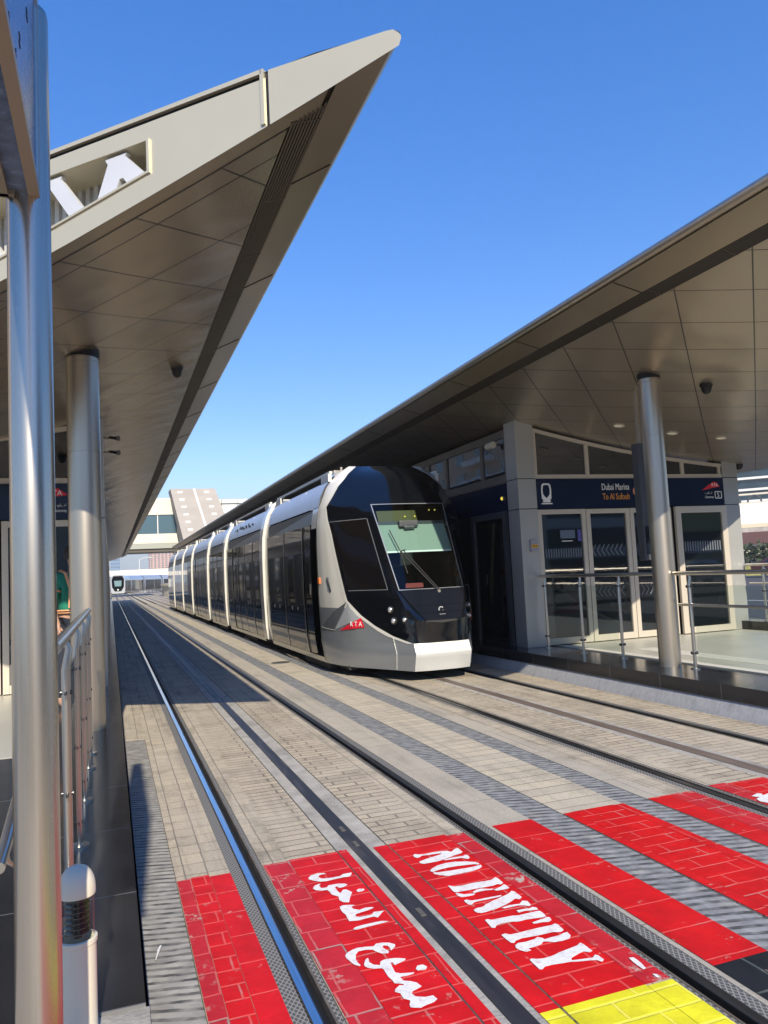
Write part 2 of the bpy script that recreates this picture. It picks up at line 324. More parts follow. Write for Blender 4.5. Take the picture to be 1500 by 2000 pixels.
# ---------------------------------------------------------------- mesh helpers
def V(*a): return Vector(a)
class MB:
    def __init__(s): s.v = []; s.f = []; s.mi = []
    def quad(s, *p, mi=0):
        b = len(s.v); s.v += [tuple(q) for q in p]; s.f.append(tuple(range(b, b+len(p)))); s.mi.append(mi); return s
    def box(s, x0, x1, y0, y1, z0, z1, mi=0):
        b = len(s.v)
        s.v += [(x0, y0, z0), (x1, y0, z0), (x1, y1, z0), (x0, y1, z0), (x0, y0, z1), (x1, y0, z1), (x1, y1, z1), (x0, y1, z1)]
        for f in ((3, 2, 1, 0), (4, 5, 6, 7), (0, 1, 5, 4), (1, 2, 6, 5), (2, 3, 7, 6), (3, 0, 4, 7)): s.f.append(tuple(b+i for i in f)); s.mi.append(mi)
        return s
    def beam(s, a, b, wdt, hgt, up=(0, 0, 1), mi=0):
        a = Vector(a); b = Vector(b); d = (b-a).normalized(); u = Vector(up); r = d.cross(u).normalized(); u = r.cross(d)
        k = len(s.v)
        for q in (a, b):
            for i, j in ((-1, -1), (1, -1), (1, 1), (-1, 1)): s.v.append(tuple(q + r*i*wdt/2 + u*j*hgt/2))
        for f in ((0, 1, 2, 3), (7, 6, 5, 4), (0, 4, 5, 1), (1, 5, 6, 2), (2, 6, 7, 3), (3, 7, 4, 0)): s.f.append(tuple(k+i for i in f)); s.mi.append(mi)
        return s
    def tube(s, pts, r, n=16, cap=True, mi=0):
        pts = [Vector(p) for p in pts]; rr = r if isinstance(r, (list, tuple)) else [r]*len(pts)
        k = len(s.v); prev = None
        for i, p in enumerate(pts):
            d = (pts[min(i+1, len(pts)-1)] - pts[max(i-1, 0)]).normalized()
            a = prev if prev is not None else (Vector((0, 0, 1)) if abs(d.z) < .9 else Vector((1, 0, 0)))
            x = (a - d*a.dot(d)).normalized(); prev = x; y = d.cross(x)
            for j in range(n): s.v.append(tuple(p + (x*cos(2*pi*j/n) + y*sin(2*pi*j/n))*rr[i]))
        for i in range(len(pts)-1):
            for j in range(n):
                s.f.append((k+i*n+j, k+i*n+(j+1) % n, k+(i+1)*n+(j+1) % n, k+(i+1)*n+j)); s.mi.append(mi)
        if cap:
            s.f.append(tuple(k+j for j in reversed(range(n)))); s.mi.append(mi)
            s.f.append(tuple(k+(len(pts)-1)*n+j for j in range(n))); s.mi.append(mi)
        return s
    def lathe(s, c, prof, n=24, a0=0, a1=2*pi, mi=0):
        k = len(s.v); full = abs(a1-a0-2*pi) < 1e-6; m_ = n if full else n+1
        for r, z in prof:
            for j in range(m_):
                a = a0+(a1-a0)*j/n; s.v.append((c[0]+r*cos(a), c[1]+r*sin(a), c[2]+z))
        for i in range(len(prof)-1):
            for j in range(n):
                j2 = (j+1) % m_; s.f.append((k+i*m_+j, k+i*m_+j2, k+(i+1)*m_+j2, k+(i+1)*m_+j)); s.mi.append(mi)
        return s
    def prism(s, poly, h, up=(0, 0, 1), mi=0):   # poly: 3-D points, extruded by vector up*h
        k = len(s.v); n = len(poly); e = Vector(up)*h
        for p in poly: s.v.append(tuple(p))
        for p in poly: s.v.append(tuple(Vector(p)+e))
        s.f.append(tuple(k+i for i in reversed(range(n)))); s.f.append(tuple(k+n+i for i in range(n))); s.mi += [mi, mi]
        for i in range(n): s.f.append((k+i, k+(i+1) % n, k+n+(i+1) % n, k+n+i)); s.mi.append(mi)
        return s
    def grid(s, fn, us, vs_, flip=False, mi=0):
        k = len(s.v); nv = len(vs_)
        for u in us:
            for v in vs_: s.v.append(tuple(fn(u, v)))
        for i in range(len(us)-1):
            for j in range(nv-1):
                q = (k+i*nv+j, k+(i+1)*nv+j, k+(i+1)*nv+j+1, k+i*nv+j+1)
                s.f.append(q[::-1] if flip else q); s.mi.append(mi)
        return s

def link(name, mb, mats, parent=None, smooth=None, bevel=0.):
    me = bpy.data.meshes.new(name); off = parent.matrix_world.translation if False else (world_loc(parent) if parent else Vector())
    me.from_pydata([tuple(Vector(v)-off) for v in mb.v], [], mb.f); me.validate()
    if not isinstance(mats, (list, tuple)): mats = [mats]
    for q in mats: me.materials.append(q)
    if len(mats) > 1 and len(me.polygons) == len(mb.mi):
        for p, i in zip(me.polygons, mb.mi): p.material_index = i
    bm = bmesh.new(); bm.from_mesh(me); bmesh.ops.remove_doubles(bm, verts=bm.verts, dist=1e-5); bmesh.ops.recalc_face_normals(bm, faces=bm.faces) if not getattr(mb, 'keep', False) else None
    if bevel:
        es = [e for e in bm.edges if len(e.link_faces) == 2 and e.calc_face_angle(0) > radians(40)]
        bmesh.ops.bevel(bm, geom=es, offset=bevel, segments=2, affect='EDGES', profile=.7)
    bm.to_mesh(me); bm.free()
    if smooth is not None:
        for p in me.polygons: p.use_smooth = True
        me.set_sharp_from_angle(angle=radians(smooth))
    o = bpy.data.objects.new(name, me); COL.objects.link(o)
    if parent: o.parent = parent
    return o
LOC = {}
def world_loc(o):
    v = Vector()
    while o is not None: v += o.location; o = o.parent
    return v
def tag(o, label=None, cat=None, group=None, kind=None):
    if label: o['label'] = label
    if cat: o['category'] = cat
    if group: o['group'] = group
    if kind: o['kind'] = kind
    return o
def thing(name, loc, label, cat, group=None):
    o = bpy.data.objects.new(name, None); COL.objects.link(o); o.location = loc; o.empty_display_size = .2
    return tag(o, label, cat, group)
def structure(name, mb, mats, smooth=None): return tag(link(name, mb, mats, None, smooth), kind='structure')
def copy_thing(src, loc, label=None, rotz=None):
    def rec(o, par):
        c = o.copy(); COL.objects.link(c)
        if par: c.parent = par
        for ch in [x for x in bpy.data.objects if x.parent == o]: rec(ch, c)
        return c
    c = rec(src, None); c.location = loc
    if label: c['label'] = label
    if rotz is not None: c.rotation_euler = (0, 0, rotz)
    return c
def text(name, body, size, origin, right, up, material, parent, thick=.002, align='LEFT', xs=1., label=None):
    cu = bpy.data.curves.new('tmp', 'FONT'); cu.body = body; cu.size = size; cu.align_x = align; cu.extrude = thick/2; cu.resolution_u = 3
    to = bpy.data.objects.new('tmp', cu); COL.objects.link(to)
    dg = bpy.context.evaluated_depsgraph_get(); dg.update()
    me = bpy.data.meshes.new_from_object(to.evaluated_get(dg)); bpy.data.objects.remove(to)
    r = Vector(right).normalized(); u = Vector(up).normalized(); nn = r.cross(u); org = Vector(origin); off = world_loc(parent) if parent else Vector()
    for v in me.vertices:
        c = v.co.copy(); v.co = org + r*c.x*xs + u*c.y + nn*c.z - off
    me.name = name; me.materials.clear(); me.materials.append(material)
    o = bpy.data.objects.new(name, me); COL.objects.link(o); o.parent = parent
    return o
def itp(x, t):
    if x <= t[0][0]: return t[0][1]
    for a, b in zip(t, t[1:]):
        if x <= b[0]: return a[1]+(b[1]-a[1])*(x-a[0])/(b[0]-a[0])
    return t[-1][1]

# ================================================================ SETTING
g = MB(); g.box(-1400, 1400, -300, 1800, -.6, -.35); structure('ground', g, M_ground)
# tram way paving: lanes (x0,x1,material index) laid on a common bed
pm = [M_pav, M_pavL, M_cream, M_conc, M_gap, M_asph, M_slab]
g = MB()
Y0, Y1 = -6, 190
def lane(x0, x1, mi, a=Y0, b=Y1, z=0.): g.box(x0, x1, a, b, z-.2, z, mi)
lane(.29, .563, 1); lane(.10, .29, 1, 8.2, Y1)
lane(.10, .29, 3, Y0, 1.2)
lane(.738, .88, 1); lane(.88, 1.155, 0); lane(1.163, 1.246, 3); lane(1.155, 1.163, 4, z=-.006)
lane(1.333, 1.44, 3); lane(1.44, 1.448, 4, z=-.006); lane(1.448, 1.80, 0); lane(1.80, 1.912, 1)
lane(2.088, 2.375, 6); lane(2.60, 3.04, 2); lane(3.235, 3.40, 6); lane(3.40, 3.587, 1)
lane(3.762, 3.9, 1); lane(3.9, 4.22, 0); lane(4.22, 4.29, 3); lane(4.41, 4.48, 3); lane(4.48, 4.80, 0); lane(4.80, 4.938, 1)
lane(5.112, 5.50, 0); lane(5.50, 5.60, 4, z=-.03)
g.box(.10, 5.60, Y0, Y1, -.34, -.21, 4)
structure('pavement', g, pm)
g = MB(); g.box(12.5, 60, -60, 400, -.34, -.2); structure('road', g, M_asph)
g = MB()
for x in (16, 19.3, 22.6, 26):
    for y in range(-50, 200, 6): g.box(x, x+.14, y, y+3.2, -.2, -.194)
structure('road_marking', g, M_wht)
g = MB(); g.box(-60, 90, -40, -6.2, -.34, -.05); structure('street', g, M_asph)
g = MB(); g.box(-6, 12, -6.2, -6, -.34, .0); structure('kerb', g, M_conc)

# painted patches on the crossing
def patch(x0, x1, y0, y1, m_, z=.004, nm='painted_marking'):
    g = MB(); ny = 24
    # slightly uneven painted ends
    g2 = MB(); g2.quad((x0, y0, z), (x1, y0, z), (x1, y1, z), (x0, y1, z)); g2.keep = True
    structure(nm, g2, m_)
YR0, YR1 = 2.455, 4.25
patch(.292, .36, -1, YR1, M_redP); patch(.362, .455, -1, 4.262, M_red); patch(.457, .563, -1, 4.235, M_redB)
patch(.741, .88, -1, YR1+.01, M_redP); patch(.882, 1.155, -1, YR1+.02, M_red); patch(1.163, 1.212, -1, YR1+.03, M_redB)
patch(1.36, 1.44, YR0, YR1-.01, M_redB); patch(1.449, 1.80, YR0, YR1-.005, M_red); patch(1.802, 1.911, YR0, YR1-.03, M_redP)
patch(1.36, 1.44, -1, YR0, M_yel); patch(1.449, 1.80, -1, YR0, M_yel); patch(1.802, 1.911, -1, YR0-.01, M_yel)
patch(2.112, 2.375, YR0, YR1, M_redB); patch(2.112, 2.375, -1, YR0, M_blk)
patch(2.60, 2.665, YR0, 4.245, M_redB); patch(2.667, 2.97, YR0, YR1, M_red); patch(2.972, 3.04, YR0, 4.24, M_redB)
patch(3.236, 3.40, YR0, YR1, M_redB); patch(3.402, 3.585, YR0, YR1, M_redP)
patch(3.764, 3.9, YR0, 4.29, M_redP); patch(3.902, 4.22, YR0, 4.27, M_red); patch(4.482, 4.9, YR0, 4.27, M_red)

# lettering traced from the paving (pixel outlines turned into ground coordinates)
def ground_pt(px, py, z=.0085):
    r = fw*1500 + cxv*(px-750) - cyv*(py-1000); t = (z-1.543)/r.z
    return Vector((r.x*t, r.y*t, z))
def paint_shape(polys, nm='painted_lettering'):
    g = MB(); g.keep = True
    for (ox, oy, sc, pts) in polys:
        P = [ground_pt(ox+x/sc, oy+y/sc) for x, y in pts]
        Q = []
        for a, b in zip(P, P[1:]+P[:1]):     # roughened brush edge
            nseg = max(1, int((b-a).length/.008))
            for k in range(nseg):
                q = a.lerp(b, k/nseg); nz = noise.noise_vector(q*70)
                Q.append(q + Vector((nz.x, nz.y, 0))*.0009)
        area = sum(a.x*b.y-b.x*a.y for a, b in zip(Q, Q[1:]+Q[:1]))
        if area < 0: Q.reverse()
        g.quad(*Q)
    vv, ff = [], []
    for f in g.f:
        pts = [Vector(g.v[i]) for i in f]; base = len(vv); vv += [tuple(p) for p in pts]
        for tri in tessellate_polygon([pts]): ff.append(tuple(base+i for i in tri))
    me = bpy.data.meshes.new(nm); me.from_pydata(vv, [], ff); me.update()
    for p in me.polygons:
        if p.normal.z < 0: p.flip()
    me.materials.append(M_pwhite); o = bpy.data.objects.new(nm, me); COL.objects.link(o); return tag(o, kind='structure')
M_pwhite = mat('white_road_paint', (.78, .77, .75), .55, var=.06, vs_=14, dirt=(.45, .12, .1), dscale=34, damt=.5, bump=.15, bs=90)
K3 = 1500/520
A3 = (590, 1690, 5.0); L1 = (790, 1640, 6.25); L2 = (900, 1730, 5.0)
ar = [[(60,125),(85,100),(150,78),(215,75),(235,82),(170,95),(160,115),(195,130),(280,122),(370,105),(400,85),(485,70),(480,90),(465,110),(400,118),(320,135),(240,155),(180,160),(110,150),(68,138)],
 [(105,225),(120,200),(160,182),(182,180),(165,200),(190,222),(240,215),(260,195),(300,188),(360,178),(415,178),(445,188),(410,210),(370,220),(335,205),(320,215),(350,255),(375,272),(400,238),(430,235),(490,262),(470,310),(458,362),(400,360),(365,340),(355,305),(290,285),(265,255),(245,240),(190,248),(130,242)],
 [(530,245),(550,230),(600,228),(612,238),(585,255),(545,260)],
 [(368,405),(400,390),(465,385),(520,388),(480,402),(500,425),(560,435),(620,412),(690,408),(700,415),(640,440),(560,465),(525,475),(520,500),(560,505),(620,495),(680,480),(700,455),(760,448),(800,442),(770,475),(740,510),(700,500),(620,520),(540,540),(460,545),(440,510),(425,480),(395,460),(375,430)],
 [(500,620),(530,600),(600,580),(700,558),(780,542),(850,545),(800,560),(700,585),(600,610),(545,628),(510,628)],
 [(422,880),(440,855),(480,830),(540,805),(620,795),(700,790),(720,765),(780,755),(850,755),(905,770),(910,790),(880,820),(868,835),(862,812),(835,785),(795,782),(785,800),(812,818),(850,838),(840,860),(780,862),(730,845),(690,825),(620,825),(550,840),(525,870),(525,920),(545,950),(575,975),(560,985),(510,970),(460,930),(430,905)],
 [(605,960),(620,920),(640,905),(650,915),(655,945),(700,970),(760,975),(765,940),(800,920),(860,910),(930,905),(1012,910),(1000,930),(960,950),(905,975),(880,945),(865,955),(880,990),(910,1045),(960,1055),(1095,1045),(1090,1060),(1020,1080),(960,1090),(985,1125),(1060,1130),(1120,1145),(1168,1180),(1140,1200),(1080,1230),(1070,1250),(1110,1280),(1200,1285),(1280,1270),(1322,1305),(1290,1335),(1200,1370),(1160,1392),(1060,1388),(1050,1360),(1058,1320),(990,1300),(960,1250),(905,1235),(910,1210),(950,1170),(1000,1172),(985,1158),(900,1150),(880,1120),(855,1100),(830,1070),(800,1020),(780,1005),(700,1010),(640,1000),(612,985)],
 [(1110,1010),(1125,980),(1180,968),(1222,990),(1205,1020),(1130,1028)]]
paint_shape([(*A3, p) for p in ar])
e1 = [[(105,190),(125,175),(175,180),(240,178),(340,155),(440,140),(520,135),(570,148),(610,115),(640,100),(665,110),(710,150),(690,165),(640,180),(560,210),(470,245),(400,265),(320,280),(240,295),(190,285),(180,268),(250,240),(340,210),(440,180),(455,165),(400,170),(300,185),(210,195),(185,215),(155,222),(120,212)],
 [(480,245),(560,222),(650,208),(715,200),(735,185),(775,190),(797,218),(775,235),(740,230),(700,222),(620,232),(540,245),(490,252)],
 [(312,385),(330,355),(400,315),(500,285),(620,268),(760,265),(860,272),(915,288),(900,303),(850,298),(760,308),(640,322),(520,342),(420,367),(355,393)],
 [(345,402),(420,396),(520,384),(640,364),(760,344),(840,329),(900,314),(930,304),(948,325),(920,350),(840,380),(720,405),(600,430),(540,442),(430,432),(370,420)],
 [(530,560),(560,562),(600,570),(700,560),(800,535),(880,520),(980,505),(1060,490),(1110,458),(1140,470),(1205,525),(1180,545),(1130,542),(1080,562),(980,580),(860,600),(760,620),(700,630),(640,643),(600,635)],
 [(622,652),(680,657),(730,667),(800,660),(865,657),(850,675),(780,690),(700,702),(650,685)],
 [(830,637),(880,609),(940,596),(1040,600),(1090,597),(1070,612),(980,620),(900,637),(850,650)],
 [(1087,612),(1130,592),(1182,568),(1212,542),(1240,555),(1280,585),(1260,600),(1200,610),(1130,622)],
 [(725,740),(760,732),(820,742),(900,730),(1000,708),(1100,690),(1185,675),(1180,690),(1100,710),(980,735),(880,755),(850,765),(820,795),(780,790),(745,765)],
 [(845,855),(880,835),(960,815),(1000,785),(1080,745),(1180,700),(1260,665),(1310,622),(1350,635),(1432,700),(1410,725),(1350,720),(1300,755),(1220,800),(1120,845),(1020,875),(940,895),(890,890),(860,875)]]
e2 = [[(395,215),(450,195),(520,182),(575,175),(600,145),(650,148),(685,185),(670,200),(620,190),(560,192),(480,210),(430,220)],
 [(545,240),(600,228),(670,220),(700,205),(740,212),(755,232),(700,238),(620,246),(565,262)],
 [(235,335),(260,325),(300,332),(400,312),(500,292),(560,288),(650,268),(720,252),(770,243),(800,262),(832,298),(800,308),(720,318),(640,330),(570,348),(480,352),(400,368),(350,385),(335,412),(300,408),(270,372)],
 [(698,358),(740,342),(800,322),(840,303),(870,308),(887,335),(860,352),(800,355),(740,368),(710,370)],
 [(395,480),(430,465),(480,475),(560,460),(680,428),(800,400),(880,385),(920,368),(950,378),(1005,430),(980,450),(900,452),(800,475),(700,495),(600,512),(540,535),(520,560),(490,555),(440,520)],
 [(530,580),(560,558),(640,545),(720,520),(750,500),(800,510),(820,522),(880,503),(960,483),(1000,463),(1040,450),(1075,485),(1060,515),(1000,535),(920,550),(850,545),(805,545),(790,570),(740,590),(660,612),(690,630),(640,645),(580,628),(540,610)],
 [(672,722),(690,708),(740,715),(820,705),(900,680),(960,650),(990,640),(1060,612),(1140,580),(1165,555),(1200,570),(1285,635),(1260,650),(1200,640),(1150,665),(1080,705),(1085,728),(1160,718),(1290,700),(1310,672),(1345,680),(1398,718),(1380,742),(1330,725),(1260,728),(1160,738),(1075,742),(1000,755),(900,770),(820,790),(800,815),(770,815),(730,780)]]
paint_shape([(*L1, p) for p in e1]+[(*L2, p) for p in e2])
paint_shape([(780, 1600, K3, [(1292,780),(1320,778),(1345,795),(1365,812),(1390,840),(1375,845),(1345,825),(1318,805)]), (780, 1600, K3, [(1425,870),(1450,872),(1468,892),(1450,890)]),
             (1100, 1440, 3.75, [(1350,425),(1380,430),(1420,410),(1455,412),(1460,425),(1500,410),(1540,400),(1600,420),(1620,455),(1560,470),(1500,480),(1440,468),(1415,450),(1440,440)]),
             (240, 1600, 3, [(218,738),(226,738),(214,775),(203,800),(198,822),(189,824),(197,795),(203,765)])])

# ---------------------------------------------------------------- tracks
M_stud = mat('dull_stud', (.13, .12, .105), .6, .2)
def track(cx, label, pm_):
    t = thing('tram_track', (cx, 20, 0), label, 'track', None)
    for s in (-1, 1):
        x = cx+s*.667
        i = 1 if s < 0 else -1            # groove lies towards the track centre
        pol = s < 0 and cx < 2
        hx0, hx1 = sorted((x-i*.034, x+i*(.006 if pol else .012)))
        a = MB(); a.box(hx0, hx1, Y0, Y1, -.15, .003); rl = link('rail', a, M_railhead if pol else M_raildk, t, bevel=.005)
        gx0, gx1 = sorted((x+i*(.006 if pol else .012), x+i*.046)); a = MB(); a.box(gx0, gx1, Y0, Y1, -.15, -.035); link('groove', a, M_groove, rl)
        lx0, lx1 = sorted((x+i*.046, x+i*.056)); a = MB(); a.box(lx0, lx1, Y0, Y1, -.15, -.001); link('lip', a, M_lip, rl)
        sx0, sx1 = sorted((x-i*.036, x-i*.094)); a = MB(); a.box(sx0, sx1, Y0, Y1, -.15, -.002); link('rubber_strip', a, M_dia, rl)
        a = MB(); fx0, fx1 = sorted((x+i*.056, x+i*.078)); a.box(fx0, fx1, Y0, Y1, -.15, -.004); link('seal', a, M_dia, rl)
    a = MB(); a.box(cx-.09, cx-.062, Y0, Y1, -.15, -.001); a.box(cx+.062, cx+.04+.0, Y0, Y1, -.15, -.001) if False else None
    xa, xb = (1.247, 1.332) if cx < 2 else (4.29, 4.41)
    a = MB(); a.box(xa, xb, Y0, Y1, -.15, .004); link('power_rail', a, pm_, t)
    return t
t1 = track(1.325, 'near tram track with black power rail running through the red painted crossing', M_prail)
t2 = track(4.35, 'far tram track with brown power rail under the stopped tram', M_prail2)
# power rail joint studs
for i, y in enumerate((4.62, 4.34, 3.36)):
    a = MB(); a.box(1.275, 1.300, y-.04, y+.04, .004, .008); link('joint_stud', a, M_stud, t1)

def drain(x0, x1, y0, y1, m_, label):
    a = MB(); a.box(x0, x1, y0, y1, -.15, -.004); o = link('drain_channel', a, m_); tag(o, label, 'drain', 'slotted drains along the tramway'); return o
drain(.102, .288, 1.2, 8.2, M_grateL, 'dusty slotted drain strip beside the black granite platform edge')
drain(2.378, 2.597, Y0, 60, M_grate, 'grey slotted drain between the red stripes nearest the NO ENTRY lettering')
drain(3.043, 3.232, Y0, 60, M_grate, 'grey slotted drain nearer the far track with the parked tram')

# ---------------------------------------------------------------- platforms
g = MB(); g.box(-1.1, .075, 2.55, 76, -.34, .28); o = structure('platform', g, M_granite); 
g = MB(); g.box(-14, -1.1, 2.55, 6.3, -.34, .279, 1); g.box(-14, -1.1, 6.3, 76, -.34, .279, 0); structure('platform', g, [M_floor, M_granite])
g = MB(); g.box(-1.1, -.62, 6.55, 76, .28, .2835, 0); structure('platform_floor', g, [M_floor])
g = MB(); g.quad((-14, 2.55, .27), (.085, 2.55, .27), (.085, -3, 0), (-14, -3, 0)); g.quad((.085, 2.55, .27), (.085, 2.55, -.3), (.085, -3, -.3), (.085, -3, 0)); structure('ramp', g, M_conc)
g = MB(); g.box(5.645, 6.32, 0, 64, .132, .28, 0); structure('platform', g, [M_granite])
g = MB(); g.quad((5.565, -2, -.02), (5.565, 66, -.02), (5.66, 66, .13), (5.66, -2, .13)); g.quad((5.66, -2, .13), (5.66, 66, .13), (6, 66, .13), (6, -2, .13)); g.quad((5.565, -2, -.02), (5.66, -2, .13), (6, -2, .13), (6, -2, -.3)); structure('platform_band', g, M_band)
g = MB(); g.box(6.32, 6.5, 0, 64, .1, .262); structure('platform_margin', g, M_granite)
g = MB(); g.box(6.5, 10.1, 0, 64, .1, .275); structure('platform_floor', g, M_floor)
g = MB(); g.box(6.5, 6.66, 0, 10.3, .275, .278); g.box(7.0, 7.3, 3, 9.2, .275, .279); structure('tactile_paving', g, M_tact)
g = MB(); g.box(10.1, 10.5, -4, 64, -.34, .42); structure('plinth', g, M_granite)
g = MB(); g.box(10.5, 12.5, -60, 400, -.34, -.06); structure('pavement', g, M_conc)

# ================================================================ CANOPIES
def zL(x): d = 1.42-x; return 4.165-.335*d+.0195*d*d if d < 5 else 4.165-.335*5+.0195*25-.06*(d-5)
def zR(x): d = x-4.48; return 4.18-.295*d+.0195*d*d
def canopy(side, label):
    L = side == 'L'
    edge = 1.42 if L else 4.48; dirn = -1 if L else 1; zf = zL if L else zR
    back = 6.2 if L else 6.75; yend = 74 if L else 61
    tipy = 3.36 if L else 3.28
    t = thing('station_canopy', (edge+dirn*3, tipy+3, 3), label, 'canopy')
    xo = lambda d: edge+dirn*d
    ys = lambda d: tipy+d              # 45 degree end
    s0, s1 = (.27, .44) if L else (.35, .50)
    # outer border, louvre strip, field
    def surf(d, yy, dz=0.): return (xo(d), yy, zf(xo(d))+dz)
    def strip(da, db, nd, dz, y_in=0.):
        a = MB(); ds = [da+(db-da)*i/nd for i in range(nd+1)]
        yl = [yend]
        for d0, d1 in zip(ds, ds[1:]):
            rows = 26
            for k in range(rows):
                t0, t1 = k/rows, (k+1)/rows
                f = lambda d, t_: (ys(d)+y_in)*(1-t_) + yend*t_
                a.quad(surf(d0, f(d0, t0), dz), surf(d1, f(d1, t0), dz), surf(d1, f(d1, t1), dz), surf(d0, f(d0, t1), dz))
        return a
    sf = link('soffit', strip(s1+.004, back, 14, 0), M_ceilL if L else M_ceilR, t, smooth=30)
    sf['label'] = 'diamond panelled underside'
    bd = link('border', strip(.045, s0-.004, 3, -.001), M_soff, t, smooth=30)
    # joints in the border and the thin border along the slanted end
    a = MB()
    y = tipy+.28*2
    yy = (tipy+1.0) if L else 5.75
    step = 1.85 if L else 1.86
    while yy < yend-1:
        p0 = Vector(surf(.05, yy+.15, -.004)); p1 = Vector(surf(s0, yy+.15+(s0-.05)*(1 if L else -1)*.0+.0, -.004))
        a = MB(); a.beam(p0, (p1.x, p0.y + (.17 if L else -.03), p1.z), .010, .004); link('panel_joint', a, M_black, bd); yy += step
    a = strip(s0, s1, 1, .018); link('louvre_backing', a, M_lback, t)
    a = MB(); nsl = 9
    for i in range(nsl):
        d = s0+(s1-s0)*(i+.5)/nsl; x = xo(d); z = zf(x)
        st = ys(d)+.14 if L else ys(d)+.14
        a.box(x-.0048, x+.0048, st, yend, z-.006, z+.012)
    yy = st
    while yy < yend:
        xm = [xo(s0), xo(s1)]; a.beam((xm[0], yy, zf(xm[0])-.002), (xm[1], yy, zf(xm[1])-.002), .012, .012); yy += .93
    link('louvre_strip', a, M_louv, t)
    # rounded outer edge
    a = MB(); ze = zf(edge); rr = .045; cz = ze+.045
    prof = [(.05, ze-.001)]+[(.045-rr*cos(q), cz-rr*sin(q)) for q in [radians(z) for z in (80, 50, 20, 0, -30, -60, -85)]]
    for (d0, z0), (d1, z1) in zip(prof, prof[1:]):
        for k in range(20):
            f = lambda d, q: ys(max(d, 0))*(1-q)+yend*q
            a.quad((xo(d0), f(d0, k/20), z0), (xo(d1), f(d1, k/20), z1), (xo(d1), f(d1, (k+1)/20), z1), (xo(d0), f(d0, (k+1)/20), z0))
    link('edge_trim', a, M_steelm, t, smooth=60)
    # roof top
    ztop = 4.30
    a = MB(); a.quad((xo(.05), ys(.05), ze+.09), (xo(.35), ys(.35), ztop-.01), (xo(.35), yend, ztop-.01), (xo(.05), yend, ze+.09))
    a.quad((xo(.35), ys(.35), ztop-.01), (xo(back), ys(back), ztop-.01), (xo(back), yend, ztop-.01), (xo(.35), yend, ztop-.01))
    a.quad((xo(back), ys(back), ztop-.01), (xo(back), ys(back), zf(xo(back))), (xo(back), yend, zf(xo(back))), (xo(back), yend, ztop-.01))
    a.quad((xo(.1), yend, zf(xo(.1))), (xo(back), yend, zf(xo(back))), (xo(back), yend, ztop), (xo(.1), yend, ze+.1))
    link('roof', a, M_alu, t)
    # slanted end fascia: vertical face along 45 degrees
    nrm = Vector((-.7071*dirn*-1, -.7071, 0)) if False else Vector((dirn*-1*-.0, 0, 0))
    out = Vector((.7071*(-dirn)*-1*(-1), -.7071, 0)) if False else (Vector((-.7071, -.7071, 0)) if L else Vector((.7071, -.7071, 0)))
    def P(d, z, o=0.): return Vector((xo(d), ys(d), z)) + out*o
    zb = lambda d: zf(xo(d))
    ztp = lambda d: itp(d, [(0, ze+.045), (.02, ze+.088), (.05, 4.262), (.27, 4.278), (.56, 4.295), (1, 4.30)])
    jd = .565
    rec0, rec1 = 1.165, 3.9       # recess from d=rec0 inwards
    rzt = lambda d: 4.15; rzb = lambda d: zb(d)+.155
    a = MB()
    ds = [0, .01, .03, .06, .12, .27, .42, jd-.006]
    for d0, d1 in zip(ds, ds[1:]):
        a.quad(P(d0, zb(d0) if d0 else ze+.03), P(d1, zb(d1)), P(d1, ztp(d1)), P(d0, ztp(d0)))
    nose = link('fascia_nose', a, M_alu, t, smooth=20)
    a = MB()
    ds = [jd+.006, .8, rec0] if L else [jd+.006, 1, 2, 3, 4, 5, 6.2]
    for d0, d1 in zip(ds, ds[1:]): a.quad(P(d0, zb(d0)), P(d1, zb(d1)), P(d1, 4.255), P(d0, 4.255))
    if L:
        ds = [rec0, 1.6, 2.1, 2.8, 3.4, rec1]
        for d0, d1 in zip(ds, ds[1:]):
            a.quad(P(d0, zb(d0)), P(d1, zb(d1)), P(d1, rzb(d1)), P(d0, rzb(d0)))
            a.quad(P(d0, rzt(d0)), P(d1, rzt(d1)), P(d1, 4.255), P(d0, 4.255))
        a.quad(P(rec1, zb(rec1)), P(6.2, zb(6.2)), P(6.2, 4.255), P(rec1, 4.255))
    link('fascia', a, M_alu, t)
    # upper lip, groove under it, vertical lip at the joint
    a = MB(); e = back
    a.prism([P(jd+.02, 4.28, .012), P(e, 4.28, .012), P(e, 4.305, .012), P(jd+.02, 4.305, .012)], .03, -out)
    a.prism([P(jd+.012, zb(jd)+.01, .012), P(jd+.028, zb(jd)+.01, .012), P(jd+.028, 4.305, .012), P(jd+.012, 4.305, .012)], .03, -out)
    link('fascia_lip', a, M_alu, t)
    a = MB(); a.quad(P(jd+.028, 4.255, -.012), P(e, 4.255, -.012), P(e, 4.28, -.012), P(jd+.028, 4.28, -.012)); a.quad(P(jd-.008, zb(jd), -.004), P(jd+.014, zb(jd), -.004), P(jd+.014, 4.29, -.004), P(jd-.008, 4.29, -.004))
    link('fascia_groove', a, M_black, t)
    # border under the slanted end
    a = MB()
    for k in range(10):
        d0 = .30+(back-.3)*k/10; d1 = .30+(back-.3)*(k+1)/10
        a.quad((xo(d0), ys(d0), zb(d0)-.003), (xo(d1), ys(d1), zb(d1)-.003), (xo(d1), ys(d1)+.17, zb(d1)-.003), (xo(d0), ys(d0)+.17, zb(d0)-.003))
    link('end_border', a, M_soff, t)
    a = MB()
    for k in range(10):
        d0 = s0+(back-s0)*k/10; d1 = s0+(back-s0)*(k+1)/10
        a.quad((xo(d0), ys(d0)+.168, zb(d0)-.006), (xo(d1), ys(d1)+.168, zb(d1)-.006), (xo(d1), ys(d1)+.186, zb(d1)-.006), (xo(d0), ys(d0)+.186, zb(d0)-.006))
    link('end_shadow_gap', a, M_black, t)
